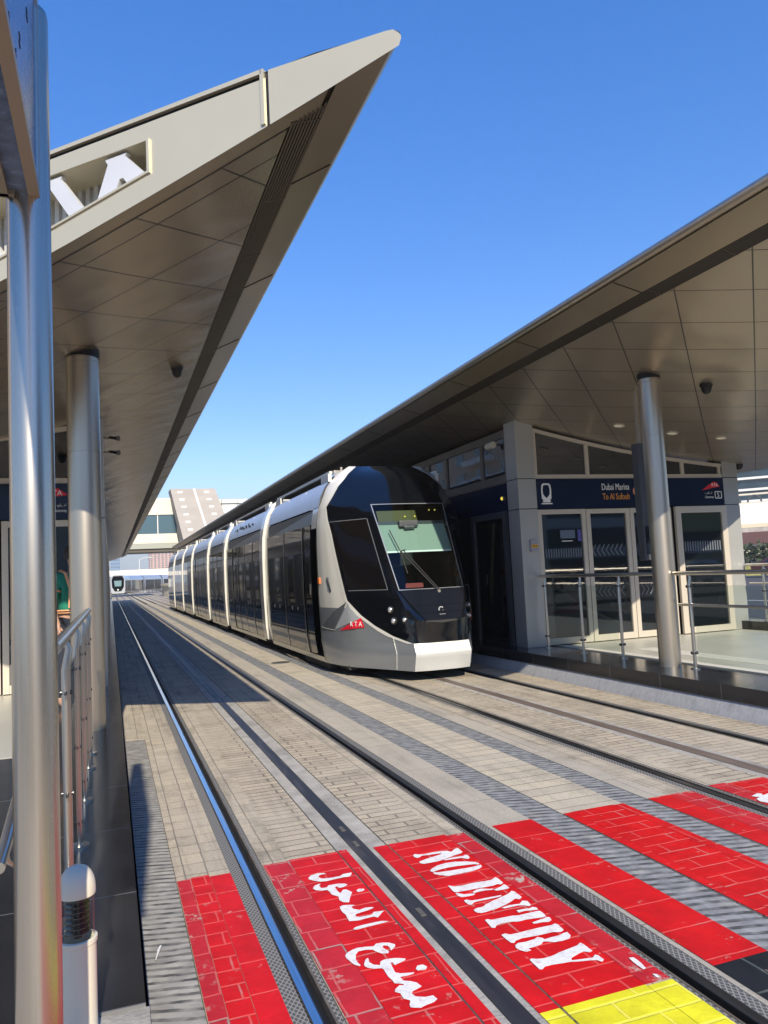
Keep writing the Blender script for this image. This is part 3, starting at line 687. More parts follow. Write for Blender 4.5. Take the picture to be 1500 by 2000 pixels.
    if L:
        dep = -.26
        a = MB()   # recess lining
        for d0, d1 in ((rec0, 2), (2, 3), (3, rec1)):
            a.quad(P(d0, rzb(d0)), P(d1, rzb(d1)), P(d1, rzb(d1), dep), P(d0, rzb(d0), dep))
            a.quad(P(d0, 4.15), P(d1, 4.15), P(d1, 4.15, dep), P(d0, 4.15, dep))
        a.quad(P(rec0, rzb(rec0)), P(rec0, 4.15), P(rec0, 4.15, dep), P(rec0, rzb(rec0), dep))
        rc = link('sign_recess', a, M_alu, t)
        a = MB(); st = .05; d = rec0-.0
        k = 0
        while d < rec1:
            o1, o2 = (dep, dep+.025) if k % 2 else (dep+.025, dep)
            a.quad(P(d, rzb(d)-.02, o1), P(d+st/2, rzb(d)-.02, o1), P(d+st/2, 4.16, o1), P(d, 4.16, o1))
            a.quad(P(d+st/2, rzb(d)-.02, o1), P(d+st/2, rzb(d)-.02, o2), P(d+st/2, 4.16, o2), P(d+st/2, 4.16, o1))
            d += st/2; k += 1
        link('corrugated_back', a, M_corr, rc)
        a = MB(); fr = .014
        a.prism([P(rec0-fr, rzb(rec0)-fr, .012), P(rec0, rzb(rec0)-fr, .012), P(rec0, 4.15, .012), P(rec0-fr, 4.15, .012)], .02, -out)
        a.prism([P(rec0, rzb(rec0)-fr, .012), P(2.4, rzb(2.4)-fr, .012), P(2.4, rzb(2.4), .012), P(rec0, rzb(rec0), .012)], .02, -out)
        link('recess_frame', a, M_alu, rc)
        # metal letters standing in the recess; X positions along the face
        D = lambda X: 1.42-X
        def letter(polyXZ):
            b = MB(); poly = [P(D(x), z, -.02) for x, z in polyXZ]; b.prism(poly, .035, -out); link('letter', b, M_letter, rc)
        zb2 = lambda X: rzb(D(X))-.03
        letter([(.012, 4.115), (.005, 4.135), (.128, 4.135), (.118, 4.118), (.255, zb2(.255)), (.15, zb2(.15)), (.105, 3.985), (.085, 3.985), (.045, zb2(.045)), (-.065, zb2(-.065)), (.02, 4.10)])
        letter([(-.36, 4.135), (-.255, 4.135), (-.262, 4.115), (-.10, zb2(-.10)), (-.185, zb2(-.185)), (-.335, 4.09), (-.345, 4.115)])
        letter([(-.95, 4.135), (-.86, 4.135), (-.86, 4.12), (-.62, zb2(-.62)), (-.72, zb2(-.72)), (-.94, 4.10)])
    return t
canL = canopy('L', 'left station canopy with pointed tip and metal letters in its end fascia')
canR = canopy('R', 'right station canopy over the glass doors and the parked tram')

# ---------------------------------------------------------------- columns
def column(x, y, r, z0, zf, label, jz):
    t = thing('station_column', (x, y, z0), label, 'column', 'round steel columns carrying the canopies')
    zt = zf(x)+.03
    a = MB(); n_ = 64
    a.lathe((x, y, 0), [(r, z0), (r, jz-.004), (r-.004, jz-.003), (r-.004, jz+.003), (r, jz+.004), (r, zt-.12), (r-.003, zt-.118), (r-.003, zt-.112), (r, zt-.11), (r, zt)], n_)
    link('shaft', a, M_steelm, t, smooth=50)
    a = MB(); a.lathe((x, y, 0), [(r+.007, zt-.035-(.25*r)), (r+.007, zt+.1)], n_); link('collar', a, M_black, t, smooth=50)
    return t
colL = column(-.205, 7.44, .143, .28, zL, 'thick round steel column under the left canopy behind the railing', 3.1-.35)
colR = column(6.17, 7.5, .125, .28, zR, 'slim round steel column under the right canopy standing on black granite edge', 3.0)

# ---------------------------------------------------------------- station buildings
def station_right():
    t = thing('station_building', (8.1, 10.45, .28), 'glass station hall with navy Dubai Marina sign and cream framed doors', 'station')
    YW = 10.45; zc = zR
    def pil(x0, x1, y0, y1):
        p = None
        for z0, z1 in ((.28, 2.40), (2.412, 2.87), (2.882, None)):
            a = MB()
            if z1 is None:
                a.v = [(x0, y0, z0), (x1, y0, z0), (x1, y1, z0), (x0, y1, z0), (x0, y0, zc(x0)+.02), (x1, y0, zc(x1)+.02), (x1, y1, zc(x1)+.02), (x0, y1, zc(x0)+.02)]
                a.f = [(3, 2, 1, 0), (4, 5, 6, 7), (0, 1, 5, 4), (1, 2, 6, 5), (2, 3, 7, 6), (3, 0, 4, 7)]; a.mi = [0]*6
            else: a.box(x0, x1, y0, y1, z0, z1)
            o = link('pillar', a, M_pillar, t, bevel=.006)
            p = p or o
        a = MB(); a.box(x0+.01, x1-.01, y0+.01, y1-.01, .29, zc(x1)); link('pillar_core', a, M_black, p)
    pil(5.95, 6.27, YW-.05, YW+.3); pil(9.95, 10.27, YW-.05, YW+.3)
    # transom frame + glass
    x0, x1 = 6.27, 9.95
    a = MB(); f = .055
    def bar(xa, za, xb, zb, wd=f): a.prism([(xa, YW-.03, za-wd/2), (xb, YW-.03, zb-wd/2), (xb, YW-.03, zb+wd/2), (xa, YW-.03, za+wd/2)], .08, (0, 1, 0))
    zt0, zt1 = zc(x0)-.05, zc(x1)-.05
    bar(x0, zt0-.02, x1, zt1-.02); bar(x0, 2.915, x1, 2.915, .07)
    N = 14
    a = MB()
    for k in range(N):
        xa, xb = x0+(x1-x0)*k/N, x0+(x1-x0)*(k+1)/N
        a.prism([(xa, YW-.03, zc(xa)-.09), (xb, YW-.03, zc(xb)-.09), (xb, YW-.03, zc(xb)-.035), (xa, YW-.03, zc(xa)-.035)], .08, (0, 1, 0))
    a.box(x0, x1, YW-.03, YW+.05, 2.872, 2.94)
    for x in (6.27, 7.21, 8.16, 9.09, 9.88):
        wd = .07 if x in (7.21, 8.16, 9.09) else .05
        a.box(x, x+wd, YW-.028, YW+.05, 2.94, zc(x+wd)-.088)
    tf = link('transom_frame', a, M_cream_f, t)
    xs = [6.32, 7.21, 8.16, 9.09, 9.88]
    for xa, xb in zip(xs, xs[1:]):
        xa2 = xa+.07 if xa > 6.4 else xa
        b = MB(); b.quad((xa2, YW, 2.94), (xb, YW, 2.94), (xb, YW, zc(xb)-.088), (xa2, YW, zc(xa2)-.088)); link('window_pane', b, M_glassd, tf)
    # sign board
    a = MB(); a.box(x0, x1, YW-.045, YW+.02, 2.40, 2.872); sg = link('sign_board', a, M_navy, t); sg['label'] = 'navy sign board reading Dubai Marina To Al Sufouh'
    yf = YW-.047
    text('lettering', 'Dubai Marina', .15, (8.01, yf, 2.685), (1, 0, 0), (0, 0, 1), M_white, sg, align='RIGHT', xs=.66)
    text('lettering', 'To Al Sufouh', .145, (8.01, yf, 2.53), (1, 0, 0), (0, 0, 1), M_orange, sg, align='RIGHT', xs=.68)
    b = MB(); b.lathe((0, 0, 0), [(0.001, 0), (.085, 0)], 24); b.v = [(8.16+x, yf-.001, 2.66+y) for x, y, z in b.v]; link('platform_disc', b, mat('salmon_disc', (.75, .3, .15), .5), sg)
    text('lettering', '1', .13, (8.135, yf-.004, 2.615), (1, 0, 0), (0, 0, 1), M_white, sg)
    # tram pictogram
    b = MB()
    def poly(pts): b.prism([(x, yf, z) for x, z in pts], .003, (0, -1, 0))
    cxx = 6.445
    outer = [(-.085, 2.56), (-.09, 2.70), (-.08, 2.775), (-.05, 2.80), (.05, 2.80), (.08, 2.775), (.09, 2.70), (.085, 2.56), (.05, 2.53), (-.05, 2.53)]
    inner = [(-.06, 2.63), (-.065, 2.70), (-.055, 2.755), (-.035, 2.775), (.035, 2.775), (.055, 2.755), (.065, 2.70), (.06, 2.63), (.015, 2.575), (-.015, 2.575)]
    for k in range(10):
        k2 = (k+1) % 10; poly([(cxx+outer[k][0], outer[k][1]), (cxx+outer[k2][0], outer[k2][1]), (cxx+inner[k2][0], inner[k2][1]), (cxx+inner[k][0], inner[k][1])])
    poly([(cxx-.06, 2.50), (cxx+.06, 2.50), (cxx+.075, 2.53), (cxx-.075, 2.53)]); poly([(cxx-.095, 2.472), (cxx+.1, 2.472), (cxx+.1, 2.490), (cxx-.095, 2.490)])
    link('pictogram', b, M_white, sg)
    b = MB(); b.prism([(9.48, yf, 2.655), (9.62, yf, 2.745), (9.74, yf, 2.805), (9.80, yf, 2.80), (9.87, yf, 2.72), (9.72, yf, 2.70)], .002, (0, -1, 0)); lg = link('logo', b, M_rta, sg)
    text('lettering', 'RTA', .075, (9.69, yf-.004, 2.725), (1, 0, 0), (0, 0, 1), M_white, lg)
    text('lettering', 'بوابة', .05, (9.70, yf-.002, 2.60), (1, 0, 0), (0, 0, 1), M_white, sg, align='RIGHT')
    text('lettering', 'Gateway', .06, (9.72, yf-.002, 2.525), (1, 0, 0), (0, 0, 1), M_white, sg, align='RIGHT', xs=.85)
    b = MB()
    for q in ((9.75, 9.90, 2.515, 2.530), (9.75, 9.90, 2.625, 2.640), (9.75, 9.763, 2.515, 2.64), (9.887, 9.90, 2.515, 2.64)): b.box(q[0], q[1], yf-.003, yf, q[2], q[3])
    link('number_frame', b, M_white, sg); text('lettering', '5', .10, (9.798, yf-.003, 2.542), (1, 0, 0), (0, 0, 1), M_white, sg)
    # doors: (x0,x1,kind)
    def door(xa, xb, za, zb, nm, fw_=.075, yo=0., bot=.10, lab=None):
        b = MB(); y0, y1 = YW-.035+yo, YW+.02+yo
        b.box(xa, xa+fw_, y0, y1, za, zb); b.box(xb-fw_, xb, y0, y1, za, zb); b.box(xa+fw_, xb-fw_, y0+.001, y1, zb-fw_, zb); b.box(xa+fw_, xb-fw_, y0+.001, y1, za, za+bot)
        fr = link(nm, b, M_cream_f, t, bevel=.004)
        if lab: fr['label'] = lab
        b = MB(); b.quad((xa+fw_, YW-.005+yo, za+bot), (xb-fw_, YW-.005+yo, za+bot), (xb-fw_, YW-.005+yo, zb-fw_), (xa+fw_, YW-.005+yo, zb-fw_)); gl = link('door_pane', b, M_glassd, fr)
        return fr
    zt = 2.39
    d1 = door(6.275, 7.155, .29, zt, 'glazed_panel', yo=.01); d2 = door(7.16, 7.985, .29, zt-.005, 'sliding_door'); d3 = door(7.995, 8.82, .29, zt-.005, 'sliding_door'); d4 = door(8.86, 9.93, .29, zt, 'glazed_panel', yo=-.06, fw_=.11)
    # sticker marks on the glass
    M_st = mat('frosted_sticker', (.13, .145, .16), .6)
    def chev(x, z, s, d, h=.09):
        b.prism([(x, YW-.009, z-h), (x+.02, YW-.009, z-h), (x+.02+d*.06, YW-.009, z), (x+.02, YW-.009, z+h), (x, YW-.009, z+h), (x+d*.06, YW-.009, z)], .002, (0, -1, 0))
    b = MB()
    for k in range(7): chev(7.30+k*.085, 1.72, 1, -1)
    link('chevron_sticker', b, M_st, d2)
    b = MB()
    for k in range(7): chev(7.28+k*.085, 1.06, 1, -1, .08)
    link('chevron_sticker', b, M_st, d2)
    b = MB()
    for k in range(4): chev(8.12+k*.085, 1.06, 1, 1, .09)
    link('chevron_sticker', b, M_st, d3)
    b = MB()
    for k in range(15): b.box(6.40+k*.045, 6.418+k*.045, YW+.003, YW+.004, 1.63, 1.77)
    link('striped_sticker', b, M_st, d1)
    b = MB()
    for k in range(15): b.box(9.02+k*.052, 9.042+k*.052, YW-.067, YW-.066, 1.64, 1.80)
    link('striped_sticker', b, M_st, d4)
    # posters inside the doors
    b = MB(); b.box(6.68, 6.95, YW+.002, YW+.004, 1.93, 2.06); link('notice', b, mat('blue_grey_notice', (.10, .14, .20), .5), d1)
    b = MB(); b.box(7.00, 7.065, YW+.002, YW+.004, 1.88, 2.06); link('notice', b, mat('violet_notice', (.09, .08, .32), .5), d1)
    b = MB(); b.box(6.70, 6.90, YW+.001, YW+.003, 1.88, 1.895); link('notice', b, M_wht, d1)
    # hall body behind the glass
    b = MB(); b.box(6.0, 10.2, YW+.5, 60, .28, 2.5); b.v = b.v; 
    link('hall_core', b, M_black, t)
    # side wall facing the tram
    YF = YW+.3; XW = 6.0
    b = MB(); b.box(XW+.02, XW+.4, YF, 60, .28, 2.42); link('side_wall', b, M_dark, t)
    b = MB(); b.box(XW-.01, XW+.4, YF, 60, 2.42, 2.86); sn = link('side_sign_band', b, M_navy, t)
    b = MB(); b.box(XW-.03, XW+.4, YF, 60, 2.862, 3.0); link('sill', b, M_brown, t)
    b = MB(); b.box(XW-.02, XW+.4, YF, 60, 3.60, 3.72); link('window_head', b, M_brown, t)
    y = YF
    k = 0
    while y < 58:
        wdt = .75 if k % 2 == 0 else 1.35
        b = MB(); b.quad((XW+.005, y+.1, 3.0), (XW+.005, y+.1+wdt, 3.0), (XW+.005, y+.1+wdt, 3.60), (XW+.005, y+.1, 3.60)); pn = link('upper_window', b, M_glassu, t)
        b = MB(); b.box(XW-.015, XW+.1, y+.1+wdt, y+.2+wdt, 3.0, 3.6)
        if k == 0: b.box(XW-.015, XW+.1, y, y+.1, 3.0, 3.6)
        link('window_frame', b, M_brown, pn)
        y += wdt+.1; k += 1
    y = YF+.15; k = 0
    while y < 50:
        b = MB(); b.box(XW-.03, XW+.02, y, y+.11, .28, 2.42); b.box(XW-.03, XW+.02, y+1.15, y+1.26, .28, 2.42); b.box(XW-.03, XW+.02, y+.11, y+1.15, 2.32, 2.42)
        gd = link('screen_door', b, M_dgrey, t)
        b = MB(); b.quad((XW-.001, y+.11, .3), (XW-.001, y+1.15, .3), (XW-.001, y+1.15, 2.32), (XW-.001, y+.11, 2.32)); link('door_pane', b, M_glassd, gd)
        y += 2.4; k += 1
    return t
stR = station_right()

def station_left():
    t = thing('station_building', (-2, 10.45, .28), 'dark glass station hall behind the round steel poles on the left', 'station')
    YW = 10.45
    def box(nm, m_, *q, par=t, bev=0.): b = MB(); b.box(*q); return link(nm, b, m_, par, bevel=bev)
    box('pillar', M_pillar, -.34, -.055, YW-.05, YW+.3, .28, 2.40, bev=.006); box('pillar', M_pillar, -.34, -.055, YW-.05, YW+.3, 2.412, zL(-.2)+.02, bev=.006)
    sg = box('sign_board', M_navy, -4.0, -.34, YW-.045, YW+.02, 2.40, 2.85); sg['label'] = 'navy sign board with red logo'
    yf = YW-.047
    b = MB(); b.prism([(-1.0, yf, 2.66), (-.84, yf, 2.74), (-.72, yf, 2.79), (-.6, yf, 2.79), (-.48, yf, 2.70), (-.7, yf, 2.68)], .002, (0, -1, 0)); lg = link('logo', b, M_rta, sg)
    text('lettering', 'RTA', .09, (-.72, yf-.004, 2.70), (1, 0, 0), (0, 0, 1), M_white, lg)
    text('lettering', 'بوابة', .05, (-.50, yf-.002, 2.56), (1, 0, 0), (0, 0, 1), M_white, sg, align='RIGHT'); text('lettering', 'Gateway', .055, (-.50, yf-.002, 2.49), (1, 0, 0), (0, 0, 1), M_white, sg, align='RIGHT', xs=.8)
    b = MB()
    for q in ((-.48, -.36, 2.475, 2.488), (-.48, -.36, 2.59, 2.603), (-.48, -.468, 2.475, 2.6), (-.372, -.36, 2.475, 2.6)): b.box(q[0], q[1], yf-.003, yf, q[2], q[3])
    link('number_frame', b, M_white, sg)
    box('transom_frame', M_cream_f, -4.0, -.34, YW-.03, YW+.05, 2.85, 2.92)
    b = MB(); b.quad((-4, YW, 2.92), (-.34, YW, 2.92), (-.34, YW, zL(-.34)), (-4, YW, zL(-4)+.0)); link('window_pane', b, M_glassd, t)
    b = MB(); b.prism([(-.34, YW-.03, zL(-.34)-.02), (-4, YW-.03, zL(-4)-.02), (-4, YW-.03, zL(-4)-.08), (-.34, YW-.03, zL(-.34)-.08)], .06, (0, 1, 0)); link('transom_frame', b, M_cream_f, t)
    for xa, xb in ((-1.25, -.35), (-2.15, -1.27), (-3.05, -2.17), (-4.0, -3.07)):
        b = MB(); f = .075; b.box(xa, xa+f, YW-.035, YW+.02, .29, 2.39); b.box(xb-f, xb, YW-.035, YW+.02, .29, 2.39); b.box(xa+f, xb-f, YW-.034, YW+.02, 2.31, 2.39); b.box(xa+f, xb-f, YW-.034, YW+.02, .29, .39)
        fr = link('sliding_door', b, M_cream_f, t, bevel=.004)
        b = MB(); b.quad((xa+f, YW-.005, .39), (xb-f, YW-.005, .39), (xb-f, YW-.005, 2.31), (xa+f, YW-.005, 2.31)); link('door_pane', b, M_glassd, fr)
    box('hall_core', M_black, -4.1, -.12, YW+.5, 70, .28, 2.5)
    box('side_wall', M_dgrey, -.3, -.10, YW+.3, 70, .28, 2.42); box('side_sign_band', M_navy, -.3, -.08, YW+.3, 70, 2.42, 2.86); box('sill', M_brown, -.3, -.07, YW+.3, 70, 2.862, 3.0)
    b = MB(); b.quad((-.09, YW+.3, 3.0), (-.09, 70, 3.0), (-.09, 70, 3.62), (-.09, YW+.3, 3.62)); link('upper_window', b, M_glassu, t)
    y = YW+.5
    while y < 66:
        b = MB(); b.box(-.1, -.06, y, y+.09, .28, 2.42); b.box(-.1, -.06, y+1.15, y+1.24, .28, 2.42); gd = link('screen_door', b, M_steelm, t)
        b = MB(); b.quad((-.085, y+.09, .3), (-.085, y+1.15, .3), (-.085, y+1.15, 2.4), (-.085, y+.09, 2.4)); link('door_pane', b, M_glassd, gd)
        y += 2.4
    return t
stL = station_left()

# ================================================================ TRAM
HW = [(.15, 1.14), (.5, 1.19), (1.2, 1.215), (2.0, 1.215), (2.4, 1.2), (2.62, 1.16), (2.95, 1.02), (3.15, .86), (3.3, .62)]
YC = [(.15, 10.0), (.26, 9.963), (.39, 9.92), (.53, 9.99), (.845, 10.05), (1.26, 10.255), (2.594, 11.065), (3.0, 11.5), (3.165, 11.72), (3.3, 12.0)]
YN = [(.15, 9.95), (.26, 9.93), (.39, 9.89), (.53, 9.95), (.7, 9.92), (.845, 9.88), (1.26, 10.2), (2.594, 11.0), (3.0, 11.4), (3.165, 11.62), (3.3, 11.95)]
DCT = [(.15, .42), (.53, .42), (1.26, .52), (2.594, .62), (3.1, .5), (3.3, .35)]
UG = [(0, 0), (.2, .12), (.4, .28), (.6, .49), (.8, .695), (1, 1)]
UF = [(0, 0), (.2, .03), (.4, .11), (.6, .28), (.8, .59), (1, 1)]
XC = 4.35
def cab_pt(u, z, sgn=-1, o=0., raw=False):
    dc = itp(z, DCT); hw = itp(z, HW); yc = itp(z, YC); yr = 12.0
    if u <= 1: d = hw+(dc-hw)*itp(u, UF); y = yr-(yr-yc)*itp(u, UG)
    else:
        q = u-1; d = dc*(1-q); y0 = itp(z, YN); y = yc+(y0-yc)*(1-(1-q)**2) if z > 1.27 else yc+(y0-yc)*min(1, q*2)
    p = Vector((XC+sgn*d, y, z))
    if o:
        e = .01
        a = cab_pt(min(u+e, 2), z, sgn) - cab_pt(max(u-e, 0), z, sgn); b = cab_pt(u, min(z+e, 3.3), sgn) - cab_pt(u, max(z-e, .15), sgn)
        nn = a.cross(b).normalized()
        if nn.dot(Vector((sgn*.6, -1, .2))) < 0: nn = -nn
        p = p + nn*o
    return p
UB = [(.50, 2.0), (.53, 1.0), (.62, .90), (.92, .70), (1.14, .60), (2.16, .50), (2.61, .40), (3.06, .66), (3.3, .72)]
def ub(z): return itp(z, UB)
ZL = [.15, .2, .26, .33, .39, .46, .53, .58, .63, .7, .77, .845, .92, 1.03, 1.14, 1.27, 1.5, 1.8, 2.0, 2.16, 2.4, 2.57, 2.61, 2.75, 2.95, 3.06, 3.16, 3.24, 3.3]
SM = lambda: 28
def make_tram():
    t = thing('tram', (XC, 30, 0), 'long silver and black tram stopped at the right platform', 'tram')
    lo = MB(); up = MB(); ed = MB(); lw = MB()
    for sgn in (-1, 1):
        for z0, z1 in zip(ZL, ZL[1:]):
            NU = 9
            b0, b1 = ub(z0+1e-6), ub(z1-1e-6)
            if z0 < .52: b0 = b1 = 2.0; NU = 14
            for k in range(NU):
                f = k/NU; f2 = (k+1)/NU
                q = [cab_pt(b0*f, z0, sgn), cab_pt(b0*f2, z0, sgn), cab_pt(b1*f2, z1, sgn), cab_pt(b1*f, z1, sgn)]
                mi = 0 if z0 >= .95 else (2 if (z0 < .52 and f*b0 > .895) else 1)
                if mi == 2 and z0 >= .385 and f*b0 >= .99: mi = 0
                lo.quad(*q, mi=mi)
            if z0 >= .525:
                M_ = 14
                for k in range(M_):
                    ua0, ua1 = b0+(2-b0)*k/M_, b0+(2-b0)*(k+1)/M_; uc0, uc1 = b1+(2-b1)*k/M_, b1+(2-b1)*(k+1)/M_
                    if 1.27 <= z0 and z1 <= 2.571: # windscreen opening beyond u=1.05
                        if ua0 >= 1.05: continue
                        if ua1 > 1.05: ua1 = 1.05
                        if uc1 > 1.05: uc1 = 1.05
                        if uc0 >= 1.05: continue
                    up.quad(cab_pt(ua0, z0, sgn), cab_pt(ua1, z0, sgn), cab_pt(uc1, z1, sgn), cab_pt(uc0, z1, sgn), mi=0)
                # cream edging line along the boundary
                w_ = .035
                if z0 < 2.9: ed.quad(cab_pt(max(b0-w_, 0), z0, sgn, .006), cab_pt(b0+.004, z0, sgn, .006), cab_pt(b1+.004, z1, sgn, .006), cab_pt(max(b1-w_, 0), z1, sgn, .006))
    cs = link('cab_shell', lo, [M_tcream, M_tgrey, M_tbump], t, smooth=44); cb = link('cab_mask', up, [M_tblack], t, smooth=24)
    link('edge_line', ed, M_tcream, cs, smooth=30)
    b = MB(); ring = [cab_pt(u/5, 3.3, -1) for u in range(0, 11)]+[cab_pt(u/5, 3.3, 1) for u in range(10, -1, -1)]; b.quad(*ring); link('cab_roof', b, M_tblack, t)
    # hood: raised panel below the windscreen
    b = MB()
    hz = [(.845, .26), (.95, .33), (1.05, .39), (1.255, .50)]
    def hp(d, z, o): # front surface point at lateral d
        yc = itp(z, YN); return Vector((XC+d, yc-o+abs(d)*.09, z))
    for (z0, w0), (z1, w1) in zip(hz, hz[1:]):
        for k in range(8):
            a0, a1 = -1+k/4, -1+(k+1)/4
            b.quad(hp(a0*w0, z0, .035), hp(a1*w0, z0, .035), hp(a1*w1, z1, .03), hp(a0*w1, z1, .03))
        for s in (-1, 1): b.quad(hp(s*w0, z0, .035), hp(s*w0*1.06, z0, -.06), hp(s*w1*1.04, z1, -.05), hp(s*w1, z1, .03))
    for k in range(8):
        a0, a1 = -1+k/4, -1+(k+1)/4; b.quad(hp(a0*.26, .845, .035), hp(a1*.26, .845, .035), hp(a1*.255, .79, -.01), hp(a0*.255, .79, -.01))
    hd = link('hood', b, M_thood, t, smooth=20)
    b = MB(); b.lathe((0, 0, 0), [(.024, 0), (.042, 0), (.042, .008), (.024, .008)], 20, a0=.6, a1=5.9); b.v = [(XC+x, itp(.985, YN)-.036-z, .985+y) for x, y, z in b.v]
    for s in (-1, 1): pass
    b.box(XC-.045, XC+.045, itp(.93, YN)-.045, itp(.93, YN)-.036, .916, .923); link('emblem', b, M_lampg, hd)
    # windscreen
    b = MB(); zs = [1.272, 1.5, 1.75, 2.0, 2.25, 2.42, 2.568]
    for sgn in (-1, 1): b.grid(lambda u, z: cab_pt(u, z, sgn, .004), [1.05+.95*k/6 for k in range(7)], zs)
    ws = link('windscreen', b, M_wind, t, smooth=40)
    b = MB()
    for sgn in (-1, 1):
        for z0, z1 in zip(zs, zs[1:]): b.quad(cab_pt(1.03, z0, sgn, .009), cab_pt(1.055, z0, sgn, .009), cab_pt(1.055, z1, sgn, .009), cab_pt(1.03, z1, sgn, .009))
        for z in (1.262, 2.563):
            for k in range(6): b.quad(cab_pt(1.03+.97*k/6, z, sgn, .009), cab_pt(1.03+.97*(k+1)/6, z, sgn, .009), cab_pt(1.03+.97*(k+1)/6, z+.012, sgn, .009), cab_pt(1.03+.97*k/6, z+.012, sgn, .009))
    link('windscreen_trim', b, M_tgrey, ws)
    # cab interior
    b = MB(); b.box(XC-.72, XC+.72, 11.9, 11.95, .5, 3.0); b.box(XC-.46, XC+.46, 10.42, 11.9, 1.0, 1.18); link('cab_bulkhead', b, M_dark, t)
    b = MB(); n0 = (2.16, 10.91); 
    def blind(x, z, o=.06): return (XC+x, itp(z, YN)+o+abs(x)*.10, z)
    b.grid(lambda x, z: blind(x, z), [-.54, -.3, 0, .3, .54], [1.84, 2.0, 2.25]); link('sun_blind', b, M_blind, t)
    b = MB(); b.grid(lambda x, z: blind(x, z, .055), [-.53, -.3, 0, .3, .53], [1.815, 1.84]); link('blind_rail', b, M_white, t)
    b = MB(); b.grid(lambda x, z: blind(x, z, .05), [-.54, 0, .54], [2.25, 2.30]); link('visor_bar', b, M_dgrey, t)
    b = MB(); b.grid(lambda x, z: blind(x, z, .06), [-.52, 0, .10], [2.30, 2.47]); dsp = link('destination_display', b, M_olive, t)
    for x in (-.10, .06, .34, .44):
        b = MB(); p = blind(x, 2.37 if x < .2 else 2.47, .03); b.lathe((0, 0, 0), [(.001, 0), (.012, 0)], 12); b.v = [(p[0]+q[0], p[1], p[2]+q[1]) for q in b.v]; link('marker_lamp', b, M_ylamp, dsp)
    b = MB(); b.box(XC-.24, XC+.06, 10.78, 10.86, 2.20, 2.30); b.box(XC-.17, XC+.0, 10.76, 10.86, 2.165, 2.22); link('camera_housing', b, M_dgrey, t, bevel=.015)
    b = MB(); b.prism([(XC-.34, 10.40, 1.295), (XC-.08, 10.36, 1.295), (XC-.06, 10.40, 1.36), (XC-.32, 10.44, 1.36)], .012, (0, 1, 0)); link('dashboard_plate', b, M_redpl, t)
    # wiper
    b = MB()
    def wp(u_, z, o=.03): return cab_pt(2, z, -1)+Vector((u_, -o+abs(u_)*.06, 0))
    pA, pB = wp(.06, 1.235, .05), wp(-.34, 1.83, .04)
    b.tube([pA, pB], .010, 8); b.tube([pA+Vector((.035, 0, .0)), pB+Vector((.035, 0, .02))], .008, 8); b.tube([pB, wp(-.26, 1.85, .03)], .008, 6)
    wpr = link('wiper', b, M_black, t)
    b = MB(); b.tube([wp(-.42, 2.16, .014), wp(-.34, 1.83, .02), wp(-.32, 1.50, .02)], .008, 6); link('wiper_blade', b, M_black, wpr)
    b = MB(); b.tube([pA+Vector((0, -.02, 0)), pA+Vector((0, .04, 0))], .022, 12); link('wiper_pivot', b, M_steelm, wpr)
    # side windows
    for sgn in (-1, 1):
        b = MB(); us = [.43+.5*k/8 for k in range(9)]
        def sw(u, z): # window slants with the mask
            lo_, hi_ = itp(z, [(1.28, .63), (2.35, .48)]), .94
            return cab_pt(lo_+(hi_-lo_)*u, z, sgn, .006)
        b.grid(sw, [k/8 for k in range(9)], [1.285, 1.6, 1.9, 2.15, 2.355]); sd_ = link('cab_window', b, M_tglassd, t, smooth=60)
        b = MB()
        for k in range(8):
            for z in (1.28, 2.355): b.quad(*[Vector(q) for q in (sw(k/8, z), sw((k+1)/8, z), sw((k+1)/8, z+.009), sw(k/8, z+.009))])
        zz = [1.28, 1.6, 1.9, 2.15, 2.36]
        for z0, z1 in zip(zz, zz[1:]): b.quad(sw(1, z0), sw(1.015, z0), sw(1.015, z1), sw(1, z1))
        b.v = [tuple(Vector(v)+Vector((sgn*.003, -.003, 0))) for v in b.v]
        link('window_trim', b, M_tgrey, sd_)
        for (u, z, r) in ((.92, 1.0, .052), (.92, .845, .052), (.985, .86, .043)):
            c = cab_pt(u, z, sgn, .004); d = (cab_pt(u, z, sgn, .02)-c).normalized(); b = MB()
            b.tube([c-d*.01, c+d*.010, c+d*.016], [r, r, r*.85], 18); hl = link('headlight', b, M_steeld, t, smooth=30)
            b = MB(); x = Vector((0, 0, 1)).cross(d).normalized(); cc = c - x*sgn*(-.006); b.tube([cc+d*.012, cc+d*.024, cc+d*.034], [r*.74, r*.6, r*.1], 16); link('lens', b, M_lampg, hl, smooth=40)
        # indicator and handle
        b = MB(); c = cab_pt(.04, 1.44, sgn, .0); b.box(c.x-.02, c.x+.02, c.y-.05, c.y+.05, 1.40, 1.50); link('marker_lamp', b, M_ora, t, bevel=.01)
        b = MB(); b.quad(cab_pt(.30, 1.28, sgn, .004), cab_pt(.40, 1.28, sgn, .004), cab_pt(.36, 1.50, sgn, .004), cab_pt(.30, 1.50, sgn, .004)); hn = link('handle_plate', b, M_tlight, t)
        b = MB(); b.tube([cab_pt(.32, 1.49, sgn, .012), cab_pt(.40, 1.29, sgn, .014)], .007, 6); link('handle', b, M_black, hn)
        # facets + logo
        def tri(pts, m_, nm, par, o): 
            c = MB(); P_ = [cab_pt(u, z, sgn, o) for u, z in pts]
            # subdivide fan through interpolation so it follows the skin
            n_ = 8
            A, B, C_ = pts
            for i in range(n_):
                for j in range(n_-i):
                    def at(a, b_): return cab_pt(A[0]+(B[0]-A[0])*a/n_+(C_[0]-A[0])*b_/n_, A[1]+(B[1]-A[1])*a/n_+(C_[1]-A[1])*b_/n_, sgn, o)
                    c.quad(at(i, j), at(i+1, j), at(i, j+1))
                    if j < n_-i-1: c.quad(at(i+1, j), at(i+1, j+1), at(i, j+1))
            return link(nm, c, m_, par, smooth=50)
